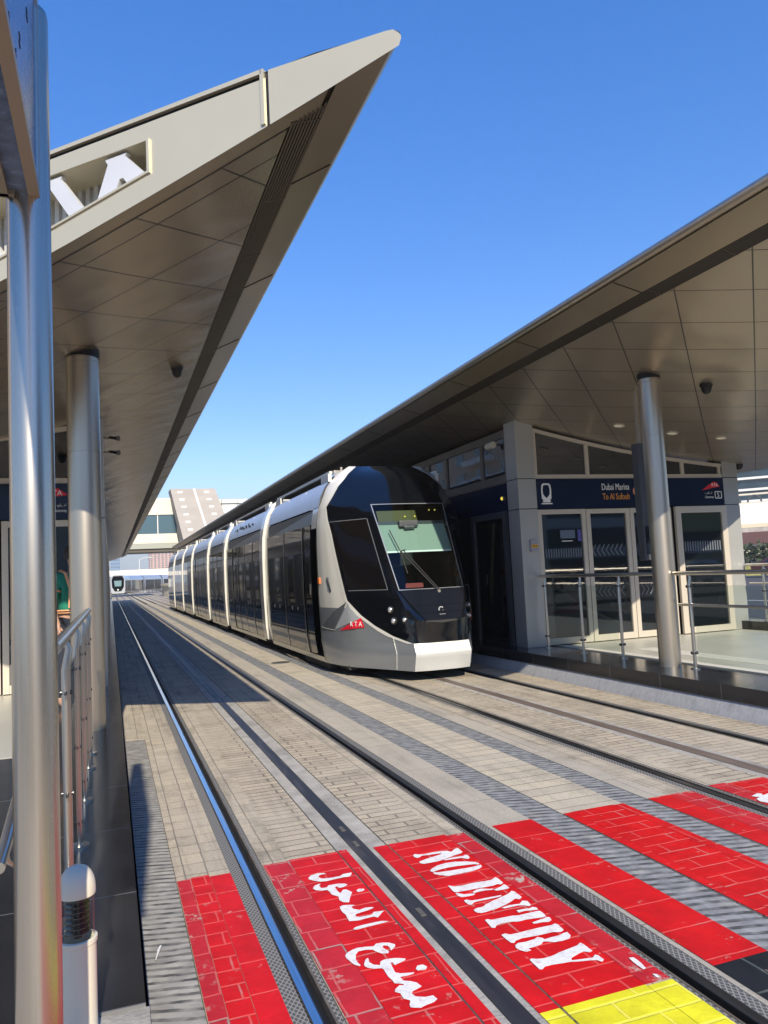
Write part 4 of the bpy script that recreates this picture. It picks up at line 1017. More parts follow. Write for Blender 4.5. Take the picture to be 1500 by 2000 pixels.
        tri([(.38, .69), (.60, 1.10), (.71, .88)], M_tlight, 'facet', cs, .006); tri([(.06, .72), (.37, .69), (.59, 1.12)], mat('tram_dark_facet', (.14, .15, .165), .3, .4, coat=.5), 'facet', cs, .004)
        lg = tri([(.45, .69), (.70, .885), (.715, .745)], M_rta, 'logo', cs, .010)
        # seams on the bumper
        b = MB()
        for (ua, za, ub_, zb_) in ((.90, .16, .895, .61), (.02, .72, .37, .69)):
            b = MB()
            for k in range(6): 
                f = k/6; f2 = (k+1)/6; p, q = cab_pt(ua+(ub_-ua)*f, za+(zb_-za)*f, sgn, .007), cab_pt(ua+(ub_-ua)*f2, za+(zb_-za)*f2, sgn, .007); b.beam(p, q, .006, .006)
            link('seam', b, M_tcream, cs)
    # RTA letters on the logo (left)
    for i, ch in enumerate('RTA'):
        u_, z_ = .60+i*.037, .762; p = cab_pt(u_, z_, -1, .028); q = cab_pt(u_+.05, z_, -1, .028)
        text('lettering', ch, .10, p, q-p, (0, 0, 1), M_white, cs)
    # body modules
    def hw(z): return itp(z, HW)
    bounds = [12.0, 16.2, 22.2, 26.4, 31.9, 36.3, 41.4, 46.0]
    def sidegrid(b, y0, y1, zs, sgn, o=0., mi=0):
        for z0, z1 in zip(zs, zs[1:]): b.quad((XC+sgn*(hw(z0)+o), y0, z0), (XC+sgn*(hw(z0)+o), y1, z0), (XC+sgn*(hw(z1)+o), y1, z1), (XC+sgn*(hw(z1)+o), y0, z1), mi=mi)
    ZW = [.2, .5, .85, 1.2, 1.6, 2.0, 2.2, 2.375]
    for mi_, (a, c) in enumerate(zip(bounds, bounds[1:])):
        first = mi_ == 0; last = mi_ == len(bounds)-2
        y0 = a if first else a+.78; y1 = c
        # roof cap and skirts
        b = MB()
        for sgn in (-1, 1):
            b.quad((XC+sgn*hw(2.61), y0, 2.61), (XC+sgn*hw(2.61), y1, 2.61), (XC+sgn*(hw(2.61)+.004), y1, 2.375), (XC+sgn*(hw(2.4)+.004), y0, 2.375), mi=1)
            b.quad((XC+sgn*1.14, y0, .15), (XC+sgn*1.14, y1, .15), (XC+sgn*1.150, y1, .2), (XC+sgn*1.150, y0, .2), mi=2)
        b.box(XC-1.06, XC+1.06, y0, y1, .16, .2, 3); b.quad((XC-.9, y0, 3.02), (XC+.9, y0, 3.02), (XC+.9, y1, 3.02), (XC-.9, y1, 3.02), mi=3)
        b.quad((XC-1.15, y1-.01, .2), (XC+1.15, y1-.01, .2), (XC+1.05, y1-.01, 2.9), (XC-1.05, y1-.01, 2.9), mi=3)
        b.quad((XC-1.15, y0+.01, .2), (XC+1.15, y0+.01, .2), (XC+1.05, y0+.01, 2.9), (XC-1.05, y0+.01, 2.9), mi=3)
        sh = link('car_body', b, [M_tcream, M_tband, M_tsilv, M_under], t)
        b = MB()
        for sgn in (-1, 1):
            pr = [(1.165, 2.635), (1.13, 2.78), (1.06, 2.93), (.97, 3.06)]
            for (d0, z0), (d1, z1) in zip(pr, pr[1:]): b.quad((XC+sgn*d0, y0, z0), (XC+sgn*d0, y1, z0), (XC+sgn*d1, y1, z1), (XC+sgn*d1, y0, z1))
        rp = link('roof_panel', b, M_troof, t, smooth=60)
        b = MB()
        for sgn in (-1, 1):
            b.beam((XC+sgn*.93, y0, 3.20), (XC+sgn*.93, y1, 3.20), .05, .045)
            b.box(XC+sgn*.95-.03, XC+sgn*.95+.03, y0, y0+.45, 3.05, 3.18); b.box(XC+sgn*.95-.03, XC+sgn*.95+.03, y1-.45, y1, 3.05, 3.18)
        link('roof_rail', b, M_tcream, rp)
        b = MB(); b.box(XC-.7, XC+.7, y0+.7, y1-.7, 3.03, 3.16); link('roof_equipment', b, M_tband, rp, bevel=.03)
        for sgn in (-1, 1):
            b = MB()
            for k in range(1, 3): yy = y0+(y1-y0)*k/3; b.beam((XC+sgn*1.155, yy, 2.66), (XC+sgn*1.00, yy, 3.03), .012, .006, up=(sgn, 0, .3))
            link('panel_seam', b, M_wht, rp)
            # window + door layout
            L_ = y1-y0; segs = []
            if first: segs = [(y0+.5, y0+.98, 'door'), (y0+1.02, y0+2.5, 'window'), (y0+2.53, y1-.05, 'window')]
            elif L_ > 4.5: q = [0, .2, .42, .62, .80, 1]; segs = [(y0+L_*q[k]+.03, y0+L_*q[k+1]-.03, 'door' if k in (2, 3) else 'window') for k in range(5)]
            else: q = [0, .42, .72, 1]; segs = [(y0+L_*q[k]+.03, y0+L_*q[k+1]-.03, 'window') for k in range(3)]
            for (s0, s1, kd) in segs:
                b = MB(); sidegrid(b, s0, s1, ZW, sgn, .0 if kd == 'window' else -.012)
                pn = link(kd, b, M_tglass if kd == 'window' else M_tglassd, t, smooth=60)
                b = MB()
                for ya in (s1+.0,): 
                    for z0, z1 in zip(ZW, ZW[1:]): b.quad((XC+sgn*(hw(z0)+.008), ya, z0), (XC+sgn*(hw(z0)+.008), ya+.05, z0), (XC+sgn*(hw(z1)+.008), ya+.05, z1), (XC+sgn*(hw(z1)+.008), ya, z1))
                if kd == 'door':
                    b.box(XC+sgn*(hw(1.3)+.0)-.004, XC+sgn*(hw(1.3)+.0)+.004, s0+.05, s0+.075, 1.22, 1.40)
                link('pillar_trim', b, M_tsilv, pn)
                if kd == 'window' and sgn < 0 and mi_ < 3:
                    b = MB()
                    for k in range(2):
                        zz = .93; xx = XC+sgn*(hw(zz)+.002); y_ = s0+(s1-s0)*(.35+.3*k); b.prism([(xx, y_, zz), (xx, y_+.05, zz+.03), (xx, y_+.04, zz+.07), (xx, y_-.01, zz+.06)], .001, (sgn, 0, 0))
                    link('sticker', b, M_st2, pn)
            b = MB(); sidegrid(b, y0, y1, [.2, .232], sgn, .006); sidegrid(b, y0+.0, y0+.03, ZW, sgn, .004); link('sill_trim', b, M_tsilv, sh)
        if not last:
            # cream gangway arch + grey bellows
            def arch(ya, yb, o, m_, nm):
                b = MB(); prof = [(hw(z)+o, z) for z in (.22, .5, 1.2, 2.0, 2.4, 2.62)]+[(1.10+o, 2.85), (1.02+o, 3.0), (.93+o, 3.12+o), (.80, 3.21+o)]
                full = [(-d, z) for d, z in prof]+[(d, z) for d, z in reversed(prof)]
                for (d0, z0), (d1, z1) in zip(full, full[1:]):
                    b.quad((XC+d0, ya, z0), (XC+d0, yb, z0), (XC+d1, yb, z1), (XC+d1, ya, z1))
                    for yy in (ya, yb): b.quad((XC+d0, yy, z0), (XC+d1, yy, z1), (XC+d1*.94, yy, z1-.02), (XC+d0*.94, yy, z0-.02))
                return link(nm, b, m_, t, smooth=50)
            arch(c+.02, c+.42, -.03, M_tsilv, 'gangway'); arch(c+.40, c+.76, .028, M_tcream, 'gangway_arch')
            b = MB(); b.box(XC-1.05, XC+1.05, c, c+.78, .2, 2.9); link('bellows', b, M_under, t)
    # cab collar arch (cream, from the mask over the roof)
    b = MB()
    prof = [(hw(z)+.004, z) for z in (2.3, 2.4, 2.61)]+[(1.10, 2.80), (1.03, 2.95), (.93, 3.10), (.80, 3.22), (.62, 3.30)]
    for sgn in (-1, 1):
        for (d0, z0), (d1, z1) in zip(prof, prof[1:]): b.quad((XC+sgn*d0, 12.0, z0), (XC+sgn*d0, 12.35, z0), (XC+sgn*d1, 12.35, z1), (XC+sgn*d1, 12.0, z1))
    b.quad((XC-.62, 12, 3.3), (XC+.62, 12, 3.3), (XC+.62, 12.6, 3.26), (XC-.62, 12.6, 3.26)); link('cab_collar', b, M_tcream, t, smooth=40)
    b = MB(); b.box(XC-.75, XC-.45, 12.45, 12.75, 3.2, 3.30); b.tube([(XC-.6, 12.5, 3.3), (XC-.6, 12.5, 3.36)], .02, 8); link('roof_equipment', b, M_conc, t)
    # rear cab as a tapering shell
    b = MB()
    for sgn in (-1, 1):
        for z0, z1 in zip(ZL, ZL[1:]):
            for k in range(8):
                def rp_(u, z): p = cab_pt(u, z, sgn); return (p.x, 46.0+(12.0-p.y)+0, z)
                b.quad(rp_(k/4, z0), rp_((k+1)/4, z0), rp_((k+1)/4, z1), rp_(k/4, z1))
    link('rear_cab', b, M_tblack, t, smooth=30)
    # underframe, bogies
    b = MB(); b.box(XC-1.0, XC+1.0, 11.2, 46.5, .10, .16); b.box(XC-.4, XC+.4, 10.15, 11.2, .13, .16)
    for y in (12.9, 19.4, 24.4, 29.4, 34, 39, 44):
        for s in (-1, 1): b.box(XC+s*.98-.08, XC+s*.98+.08, y-.85, y+.85, .03, .18)
    link('underframe', b, M_under, t)
    for y in (13, 14.6, 28.6, 30.2, 43, 44.6):
        for s in (-1, 1):
            b = MB(); b.tube([(XC+s*.62, y, .27), (XC+s*.74, y, .27)], .265, 24); link('wheel', b, M_railside, t)
    # dotted roof lettering on second car
    b = MB(); random.seed(3)
    for k in range(16):
        y = 18.2+k*.18; z = 2.80+random.uniform(-.02, .05); d = itp(z, [(2.78, 1.13), (2.93, 1.06)])+.004
        b.box(XC-d-.003, XC-d+.003, y, y+random.uniform(.05, .13), z, z+random.uniform(.03, .08))
    link('lettering', b, M_black, t)
    return t
M_st2 = mat('small_sticker', (.35, .36, .36), .5)
tram = make_tram()

# far tram: same front, much further off
def far_tram():
    t = thing('tram', (1.05, 131, 0), 'distant tram approaching head on at the far end of the track', 'tram')
    X0, YY = 1.1, 131.0
    b = MB(); sec = [(.15, 1.0), (.5, 1.18), (1.2, 1.22), (2.2, 1.2), (2.7, 1.1), (3.05, .8), (3.2, .4)]
    pts = [(-d, z) for z, d in sec]+[(d, z) for z, d in reversed(sec)]
    rings = [(YY, .90), (YY+.5, .97), (YY+1.6, 1.0), (YY+10, 1.0)]
    for (ya, sa), (yb, sb) in zip(rings, rings[1:]):
        for (d0, z0), (d1, z1) in zip(pts, pts[1:]): b.quad((X0+d0*sa, ya, z0), (X0+d0*sb, yb, z0), (X0+d1*sb, yb, z1), (X0+d1*sa, ya, z1))
    b.quad(*[(X0+d*.9, YY, z) for d, z in pts]); link('body', b, M_tlight, t, smooth=30)
    b = MB(); b.prism([(X0-.5, YY-.02, .5), (X0+.5, YY-.02, .5), (X0+.9, YY-.02, 1.2), (X0+.95, YY-.02, 2.4), (X0+.7, YY-.02, 2.95), (X0-.7, YY-.02, 2.95), (X0-.95, YY-.02, 2.4), (X0-.9, YY-.02, 1.2)], .03, (0, 1, 0)); mk = link('front_mask', b, M_tblack, t)
    b = MB(); b.prism([(X0-.48, YY-.03, 1.3), (X0+.48, YY-.03, 1.3), (X0+.58, YY-.03, 2.2), (X0-.58, YY-.03, 2.2)], .01, (0, 1, 0)); link('windscreen', b, mat('pale_windscreen', (.16, .26, .28), .3), mk)
    b = MB(); b.lathe((0, 0, 0), [(.001, 0), (.12, 0)], 10); b.v = [(X0+x, YY-.035, .75+y) for x, y, z in b.v]; link('headlight', b, M_white, mk)
    # cars behind curving right
    yy, xx, a = YY+10.6, X0, 0.
    for k in range(4):
        a += .16; nx, ny = xx+sin(a)*8, yy+cos(a)*8
        c = MB(); d = Vector((sin(a), cos(a), 0)); r = Vector((cos(a), -sin(a), 0)); p0, p1 = Vector((xx, yy, 0)), Vector((nx, ny, 0))
        for (d0, z0), (d1, z1) in zip(pts, pts[1:]): c.quad(*(tuple(q) for q in (p0+r*d0+Vector((0, 0, z0)), p1+r*d0+Vector((0, 0, z0)), p1+r*d1+Vector((0, 0, z1)), p0+r*d1+Vector((0, 0, z1)))))
        link('car_body', c, M_tlight, t, smooth=30)
        c = MB()
        for s in (-1, 1): c.quad(*(tuple(q) for q in (p0+d*.4+r*s*1.235+Vector((0, 0, .4)), p1-d*.4+r*s*1.235+Vector((0, 0, .4)), p1-d*.4+r*s*1.235+Vector((0, 0, 2.3)), p0+d*.4+r*s*1.235+Vector((0, 0, 2.3)))))
        link('window', c, M_tglass, t); xx, yy = nx+d.x*.6, ny+d.y*.6
    return t
far_tram()

# ================================================================ PLATFORM FURNITURE
def railing(name, pts_post, x, z0, ztop, y0, y1, label, mid=None, glass=True, group=None, rb=.021, tr=.024, xe=None, clampz=(.35, .85), cs=1.):
    t = thing(name, (x, (y0+y1)/2, z0), label, 'railing', group)
    b = MB(); b.tube([(x, y0, ztop), (x, y1, ztop)], tr, 18); link('handrail', b, M_steel, t, smooth=60)
    if mid:
        b = MB(); b.tube([(x, y0+.02, mid), (x, y1-.05, mid)], .016, 12); link('mid_rail', b, M_steel, t, smooth=60)
    for y in pts_post:
        b = MB(); b.tube([(x, y, z0), (x, y, ztop-.13), (x+.012, y, ztop-.05), (x, y, ztop-.01)], [rb, rb, rb*.8, rb*.55], 14); ps = link('post', b, M_steel, t, smooth=60)
        for h in clampz:
            b = MB(); b.tube([(x-.04*cs, y+.0, z0+h*1.0), (x+.04*cs, y, z0+h)], .017*cs, 10); b.tube([(x, y-.05, z0+h), (x, y+.05, z0+h)], .012*cs, 10); link('clamp', b, M_steeld, ps, smooth=60)
        b = MB(); b.lathe((x, y, z0), [(.05, 0), (.05, .012), (rb, .014)], 16); link('base_plate', b, M_steel, ps)
    if glass:
        ys_ = sorted(pts_post)
        for a, c in zip(ys_, ys_[1:]):
            b = MB(); b.box(x-.004, x+.004, a+.06, c-.06, z0+.08, ztop-.14); link('glass_panel', b, M_clear, t)
    return t
railing('platform_railing', [10.22, 9.30, 8.42], 6.20, .28, 1.36, 7.66, 10.35, 'steel railing with glass between the grey pillar and the slim column', clampz=(.18, .93))
railing('platform_railing', [7.12, 5.72, 4.3, 3.0], 6.20, .28, 1.36, 1.5, 7.36, 'steel railing in the right foreground with mid rail, beyond the slim column', mid=1.0, clampz=(.18, .93))
railing('platform_railing', [10.0, 8.6, 7.2, 5.8, 4.4], 10.25, .42, 1.36, 3.0, 10.35, 'back railing above black plinth beside the road', mid=1.05, clampz=(.5,), glass=False)
railing('platform_railing', [3.25, 4.15, 5.0, 5.85, 6.35], -.17, .28, 1.355, 2.6, 6.46, 'left railing running to the thick column beside the large pole', glass=True, tr=.022, rb=.017, clampz=(.12, .48, .86), cs=.55)
# curved handrail low at left edge
t = thing('handrail', (-.3, 2.2, .27), 'curved stainless handrail end at the lower left edge', 'handrail')
b = MB(); b.tube([(-.262, 3.05, 1.02), (-.268, 2.5, .93), (-.268, 2.25, .89), (-.272, 2.15, .868)], .016, 14); b.tube([(-.268, 2.25, .88), (-.262, 2.25, .85), (-.25, 2.26, .835), (-.23, 2.28, .845), (-.215, 2.28, .845)], .007, 10); b.tube([(-.215, 2.28, .85), (-.215, 2.28, .27)], .012, 10); link('tube', b, M_steel, t, smooth=60)

# info cabinet behind the slim column
t = thing('display_cabinet', (6.4, 8.0, .28), 'tall dark grey display cabinet hung behind the slim column', 'cabinet')
b = MB(); b.box(6.27, 6.52, 7.93, 8.05, 1.53, 3.0); link('housing', b, M_dgrey, t, bevel=.008)
b = MB(); b.box(6.34, 6.37, 7.98, 8.02, 3.0, zR(6.2)+.02); link('hanger', b, M_steelm, t)
b = MB(); b.box(6.30, 6.49, 7.926, 7.93, 1.6, 1.95); link('screen', b, M_glassd, t)

# call point on pillar
t = thing('call_point', (6.15, 10.38, 1.8), 'yellow and grey call point on the pillar beside the doors', 'call point')
b = MB(); b.box(6.09, 6.215, 10.36, 10.40, 1.74, 1.92); link('housing', b, mat('lilac_grey_plastic', (.32, .31, .36), .5), t, bevel=.006)
b = MB(); b.box(6.098, 6.207, 10.352, 10.36, 1.80, 1.85); yl = link('yellow_plate', b, mat('yellow_plate', (.75, .42, .03), .5), t)
b = MB(); b.box(6.108, 6.15, 10.350, 10.352, 1.818, 1.832); b.box(6.16, 6.197, 10.350, 10.352, 1.818, 1.832); link('marking', b, M_black, yl)
# loudspeaker at pillar
t = thing('loudspeaker', (5.88, 10.9, 3.5), 'small white wall speaker beside the pillar top above the tram doors', 'loudspeaker')
b = MB(); b.tube([(5.86, 10.95, 3.50), (5.86, 11.15, 3.50)], .055, 18); link('horn', b, M_ivory, t, smooth=40)
b = MB(); b.beam((5.86, 11.05, 3.50), (6.0, 11.05, 3.52), .03, .03); link('bracket', b, M_steeld, t)
t = thing('signal_lamp', (5.97, 10.9, 2.6), 'small yellow lamp on the navy band beside the pillar', 'lamp')
b = MB(); b.tube([(5.98, 10.9, 2.62), (5.93, 10.9, 2.62)], .035, 16); link('housing', b, M_steelm, t, smooth=40)
b = MB(); b.tube([(5.93, 10.9, 2.62), (5.915, 10.9, 2.62)], [.03, .02], 16); link('lens', b, M_ylamp, t, smooth=40)

def cctv(x, y, z, label, r=.06):
    t = thing('security_camera', (x, y, z), label, 'camera', 'dome security cameras under the canopies')
    b = MB(); b.lathe((x, y, z), [(r*1.25, .012), (r*1.25, -.02), (r*1.1, -.03)], 24); link('mount', b, M_black, t, smooth=40)
    b = MB(); b.lathe((x, y, z), [(r*1.05, -.03), (r*1.02, -.05), (r*.85, -.085), (r*.5, -.11), (.001, -.118)], 24); link('dome', b, M_black, t, smooth=60)
    return t
cctv(.75, 8.75, zL(.75), 'black dome camera under the left canopy near the louvre strip', .055)
cctv(6.80, 7.25, zR(6.80), 'black dome camera under the right canopy beside the slim column', .060)
cctv(-.66, 8.3, zL(-.66), 'black dome camera under the left canopy beside the large pole', .055)
cctv(10.42, 10.5, 3.14, 'black dome camera on the outer pillar of the glass hall', .065)
def downlight(x, y, label):
    t = thing('ceiling_light', (x, y, zR(x)), label, 'ceiling light', 'downlights above the glass doors')
    b = MB(); z = zR(x); sl = -.295+.039*(x-4.48)
    def tilt(b): b.v = [(q[0], q[1], q[2]+(q[0]-x)*sl) for q in b.v]; return b
    b.lathe((x, y, z), [(.085, .004), (.085, -.012), (.065, -.014), (.065, -.004)], 24); link('rim', tilt(b), M_cream_f, t, smooth=30)
    b = MB(); b.lathe((x, y, z), [(.065, -.006), (.001, -.006)], 24); link('diffuser', tilt(b), M_dl, t)
downlight(7.13, 9.4, 'round ceiling light nearest the grey pillar, left of the slim column')
downlight(7.92, 9.2, 'round ceiling light just right of the slim column')
downlight(8.62, 8.98, 'round ceiling light farthest right under the right canopy')
# wall brackets at left
for i, z in enumerate((3.60, 3.40)):
    t = thing('wall_loudspeaker', (.0, 11.3, z), ('upper' if i == 0 else 'lower')+' small horn speaker on the left hall corner under the canopy', 'loudspeaker', 'horn speakers on the left hall')
    b = MB(); b.beam((-.09, 11.3, z), (.06, 11.3, z), .03, .03); link('bracket', b, M_steelm, t)
    b = MB(); b.tube([(.03, 11.25, z), (.10, 11.15, z-.03), (.14, 11.1, z-.04)], [.018, .022, .036], 14); link('horn', b, M_brown, t, smooth=40)

# bollard light
t = thing('bollard_light', (-.105, 2.45, .27), 'ivory bollard light with domed cap in the lower left corner', 'bollard light')
bx, by = -.108, 2.45; R_ = .05
b = MB(); b.lathe((bx, by, 0), [(R_, .26), (R_, .535), (R_+.003, .538), (R_+.003, .55), (R_-.004, .552)], 40); link('body', b, M_ivory, t, smooth=40)
b = MB(); b.lathe((bx, by, 0), [(R_, .668), (R_+.001, .675), (R_, .695), (R_*.93, .712), (R_*.8, .727), (R_*.6, .740), (R_*.3, .7475), (.001, .75)], 40); link('cap', b, M_ivory, t, smooth=60)
b = MB(); b.lathe((bx, by, 0), [(R_-.004, .552), (R_-.004, .668)], 40); link('lens', b, M_clear, t, smooth=60)
b = MB()
for k in range(7): z = .558+k*.015; b.lathe((bx, by, 0), [(.012, z), (.034, z+.008), (.034, z+.010), (.012, z+.003)], 24)
b.tube([(bx, by, .55), (bx, by, .67)], .012, 12); link('louvre', b, M_steeld, t)

# sign pole + street sign
t = thing('sign_pole', (-.163, 1.9, .2), 'large brushed steel pole in the left foreground', 'pole')
b = MB(); b.lathe((-.163, 1.9, 0), [(.0475, .1), (.0475, 2.90), (.045, 2.915), (.036, 2.925), (.001, 2.93)], 72); link('shaft', b, mat('pole_brushed_steel', (.52, .475, .40), .27, .95, var=.10, vs_=60, stretch=(1, 1, .012)), t, smooth=60)
t = thing('street_sign', (-.18, 1.5, 2.45), 'steel framed sign mounted high on the large foreground pole', 'sign')
b = MB(); b.box(-.205, -.142, .2, 1.86, 2.452, 3.45); link('panel', b, M_letter_s := mat('sign_sky_tinted_steel', (.14, .20, .33), .25, .4, var=.35, vs_=28), t, bevel=.004)  # blue of the mirrored sky is put into the panel colour
b = MB(); b.box(-.222, -.202, .18, 1.875, 2.44, 2.47); b.box(-.160, -.136, .18, 1.875, 2.44, 2.462); b.box(-.222, -.136, 1.86, 1.88, 2.44, 3.45); link('frame', b, M_alu2 := mat('tan_sign_frame', (.40, .34, .26), .4, .6), t)
for k, (y, z) in enumerate(((1.27, 2.475), (1.655, 2.73), (1.33, 2.485), (1.50, 2.565), (1.43, 2.49))):  # letters mirrored in the panel, drawn on it as black text
    text('lettering', '7KAZ4'[k], .032, (-.1415, y, z), (0, 1, 0), (0, 0, 1), M_black, [o for o in bpy.data.objects if o.name.startswith('panel') and o.parent == t][0])

# ---------------------------------------------------------------- person in green vest behind the column
def person(px, py, z0, label, rot):
    t = thing('person', (px, py, z0), label, 'person')
    J = {'pelvis': (0, 0, .90), 'waist': (0, -.02, 1.05), 'chest': (0, -.04, 1.25), 'neck0': (0, -.06, 1.40), 'neck': (0, -.075, 1.46), 'head': (0, -.09, 1.55), 'top': (0, -.095, 1.66),
         'shL': (.17, -.05, 1.36), 'elL': (.23, -.02, 1.09), 'wrL': (.22, -.14, .88), 'shR': (-.17, -.05, 1.36), 'elR': (-.23, -.02, 1.09), 'wrR': (-.22, -.14, .88),
         'hipL': (.09, 0, .86), 'knL': (.10, -.03, .48), 'anL': (.10, .02, .09), 'toL': (.11, -.13, .03), 'hipR': (-.09, 0, .86), 'knR': (-.10, .02, .48), 'anR': (-.10, .08, .09), 'toR': (-.11, -.07, .03)}
    Rr = {'pelvis': .135, 'waist': .125, 'chest': .145, 'neck0': .07, 'neck': .05, 'head': .085, 'top': .06, 'shL': .062, 'elL': .045, 'wrL': .028, 'shR': .062, 'elR': .045, 'wrR': .028, 'hipL': .09, 'knL': .058, 'anL': .04, 'toL': .035, 'hipR': .09, 'knR': .058, 'anR': .04, 'toR': .035}
    E = [('pelvis', 'waist'), ('waist', 'chest'), ('chest', 'neck0'), ('neck0', 'neck'), ('neck', 'head'), ('head', 'top'), ('chest', 'shL'), ('shL', 'elL'), ('elL', 'wrL'), ('chest', 'shR'), ('shR', 'elR'), ('elR', 'wrR'), ('pelvis', 'hipL'), ('hipL', 'knL'), ('knL', 'anL'), ('anL', 'toL'), ('pelvis', 'hipR'), ('hipR', 'knR'), ('knR', 'anR'), ('anR', 'toR')]
    for s, w_ in (('L', .22), ('R', -.22)):
        for k in range(5):
            a = f'f{s}{k}'; b_ = a+'b'; c_ = a+'c'; o = (k-2)*.018
            if k == 4: J[a] = (w_*1.0-.03*(1 if w_ > 0 else -1), -.17, .83); J[b_] = (w_-.045*(1 if w_ > 0 else -1), -.185, .79); E.append((f'wr{s}', a)); E.append((a, b_)); Rr[a] = .011; Rr[b_] = .009; continue
            ln = (.07, .08, .075, .06)[k]
            J[a] = (w_, -.155+o, .81); J[b_] = (w_*.98, -.165+o, .81-ln*.5); J[c_] = (w_*.94, -.17+o, .81-ln); Rr[a] = .012; Rr[b_] = .009; Rr[c_] = .008
            E += [(f'wr{s}', a), (a, b_), (b_, c_)]
    def skin(name, edges, scale, m_, par, grow=0.):
        names = []
        for e in edges:
            for q in e:
                if q not in names: names.append(q)
        me = bpy.data.meshes.new(name); ca, sa = cos(rot), sin(rot)
        me.from_pydata([(J[q][0]*ca-J[q][1]*sa, J[q][0]*sa+J[q][1]*ca, J[q][2]) for q in names], [(names.index(a), names.index(b_)) for a, b_ in edges], [])
        o = bpy.data.objects.new(name, me); COL.objects.link(o); sk = o.modifiers.new('s', 'SKIN'); o.modifiers.new('u', 'SUBSURF').levels = 2; o.modifiers['u'].render_levels = 2
        for i, q in enumerate(names):
            r = Rr[q]*scale+grow; me.skin_vertices[0].data[i].radius = (r, r*(.8 if q in ('chest', 'waist', 'pelvis') else 1)); me.skin_vertices[0].data[i].use_root = (i == 0)
        dg = bpy.context.evaluated_depsgraph_get(); dg.update(); m2 = bpy.data.meshes.new_from_object(o.evaluated_get(dg)); bpy.data.objects.remove(o)
        m2.name = name; m2.materials.clear(); m2.materials.append(m_)
        for p in m2.polygons: p.use_smooth = True
        o2 = bpy.data.objects.new(name, m2); COL.objects.link(o2); o2.parent = par; return o2
    skin('body', E, 1, M_skin, t)
    ve = [('pelvis', 'waist'), ('waist', 'chest'), ('chest', 'neck0'), ('chest', 'shL'), ('shL', 'elL'), ('chest', 'shR'), ('shR', 'elR')]
    vest = skin('vest', ve, 1.05, M_green, t, .014)
    skin('trousers', [('pelvis', 'hipL'), ('hipL', 'knL'), ('knL', 'anL'), ('pelvis', 'hipR'), ('hipR', 'knR'), ('knR', 'anR')], 1.05, M_trous, t, .012)
    # hair cap, face
    ca, sa = cos(rot), sin(rot)
    def W(x, y, z): return (px+x*ca-y*sa, py+x*sa+y*ca, z0+z)
    b = MB(); b.lathe((0, 0, 0), [(.088, .0), (.100, .04), (.096, .09), (.07, .13), (.03, .15), (.001, .155)], 20); b.v = [W(x, y-.07, z+1.56) for x, y, z in b.v]; link('hair', b, M_hair, t, smooth=60)
    b = MB(); b.tube([W(0, -.165, 1.58), W(0, -.195, 1.55), W(0, -.178, 1.54)], [.010, .014, .008], 8); link('nose', b, M_skin, t, smooth=60)
    for s in (-1, 1):
        b = MB(); b.tube([W(s*.032, -.168, 1.595), W(s*.032, -.178, 1.595)], [.011, .006], 10); link('eye', b, M_white, t)
    b = MB(); b.tube([W(-.025, -.172, 1.505), W(.025, -.172, 1.505)], .005, 6); link('mouth', b, mat('lips', (.3, .1, .09), .5), t)
    # reflective trim hoops
    b = MB()
    for zz, rx, ry in ((1.00, .170, .148), (1.01, .170, .148), (1.02, .170, .148)):
        b.tube([W(rx*cos(a)*1.0, ry*sin(a)-.012, zz) for a in [2*pi*k/24 for k in range(25)]], .010, 6, cap=False)
    for s in (-1, 1):
        b.tube([W(s*.10, -.17, 1.05), W(s*.105, -.20, 1.25), W(s*.12, -.13, 1.41), W(s*.12, -.02, 1.44), W(s*.12, .09, 1.36), W(s*.11, .11, 1.1)], .016, 8)
        b.tube([W(s*(.20+.066*cos(a)), -.035+.066*sin(a), 1.235+.02*cos(a)) for a in [2*pi*k/16 for k in range(17)]], .010, 6, cap=False)
    link('reflective_trim', b, M_trim, t, smooth=60)
    return t
person(-.40, 8.9, .28, 'person in green vest with orange trim, mostly hidden behind the thick column', .5)

# manhole and patches
t = thing('manhole_cover', (3.34, 14.7, 0), 'dark cover with soil on the pale paving beside the tram', 'manhole cover')
b = MB(); b.lathe((3.02, 13.9, .0), [(.001, .007), (.16, .007), (.17, .004), (.18, .001)], 20); b.v = [(3.02+(x-3.02)*1.0-.15, y, z) for x, y, z in b.v]; link('lid', b, mat('dark_cover', (.06, .065, .06), .8, var=.4, vs_=12), t)

# ================================================================ BACKGROUND
# footbridge across the tracks
YB = 98.0
t = thing('footbridge', (8, YB, 0), 'cream clad footbridge with blue window band crossing over the tracks', 'footbridge')
def bx_(nm, m_, x0, x1, y0, y1, z0, z1, par, bev=0.): b = MB(); b.box(x0, x1, y0, y1, z0, z1); return link(nm, b, m_, par, bevel=bev)
bx_('wall', M_stone, -60, 9.2, YB, YB+6, 9.9, 11.95, t); bx_('wall', M_stone, -60, 9.2, YB, YB+6, 6.4, 7.55, t)
wn = bx_('window', M_bwin, -60, 8.2, YB+.15, YB+5.8, 7.55, 9.9, t)
for k in range(10):
    bx_('mullion', M_wht, 8.0-k*2.4-.05, 8.0-k*2.4+.05, YB+.08, YB+.15, 7.55, 9.9, wn)
bx_('fascia_band', M_stoneg, -60, 9.0, YB-.05, YB+6, 5.75, 6.38, t); bx_('underside', M_louv, -60, 10.5, YB+.2, YB+5.8, 5.35, 5.73, t)
bx_('downpipe', M_ivory, 7.85, 7.97, YB-.12, YB-.02, 5.8, 11.9, t)
bx_('wall', M_wht, 9.3, 60, YB+1, YB+6, 9.2, 11.8, t)
b = MB()
for k in range(24): b.box(13.5+k*2, 13.56+k*2, YB+.9, YB+.98, 5.2, 11.8)
for z in (6.9, 8.4, 9.9, 11.2): b.box(9.3, 60, YB+.88, YB+.96, z, z+.08)
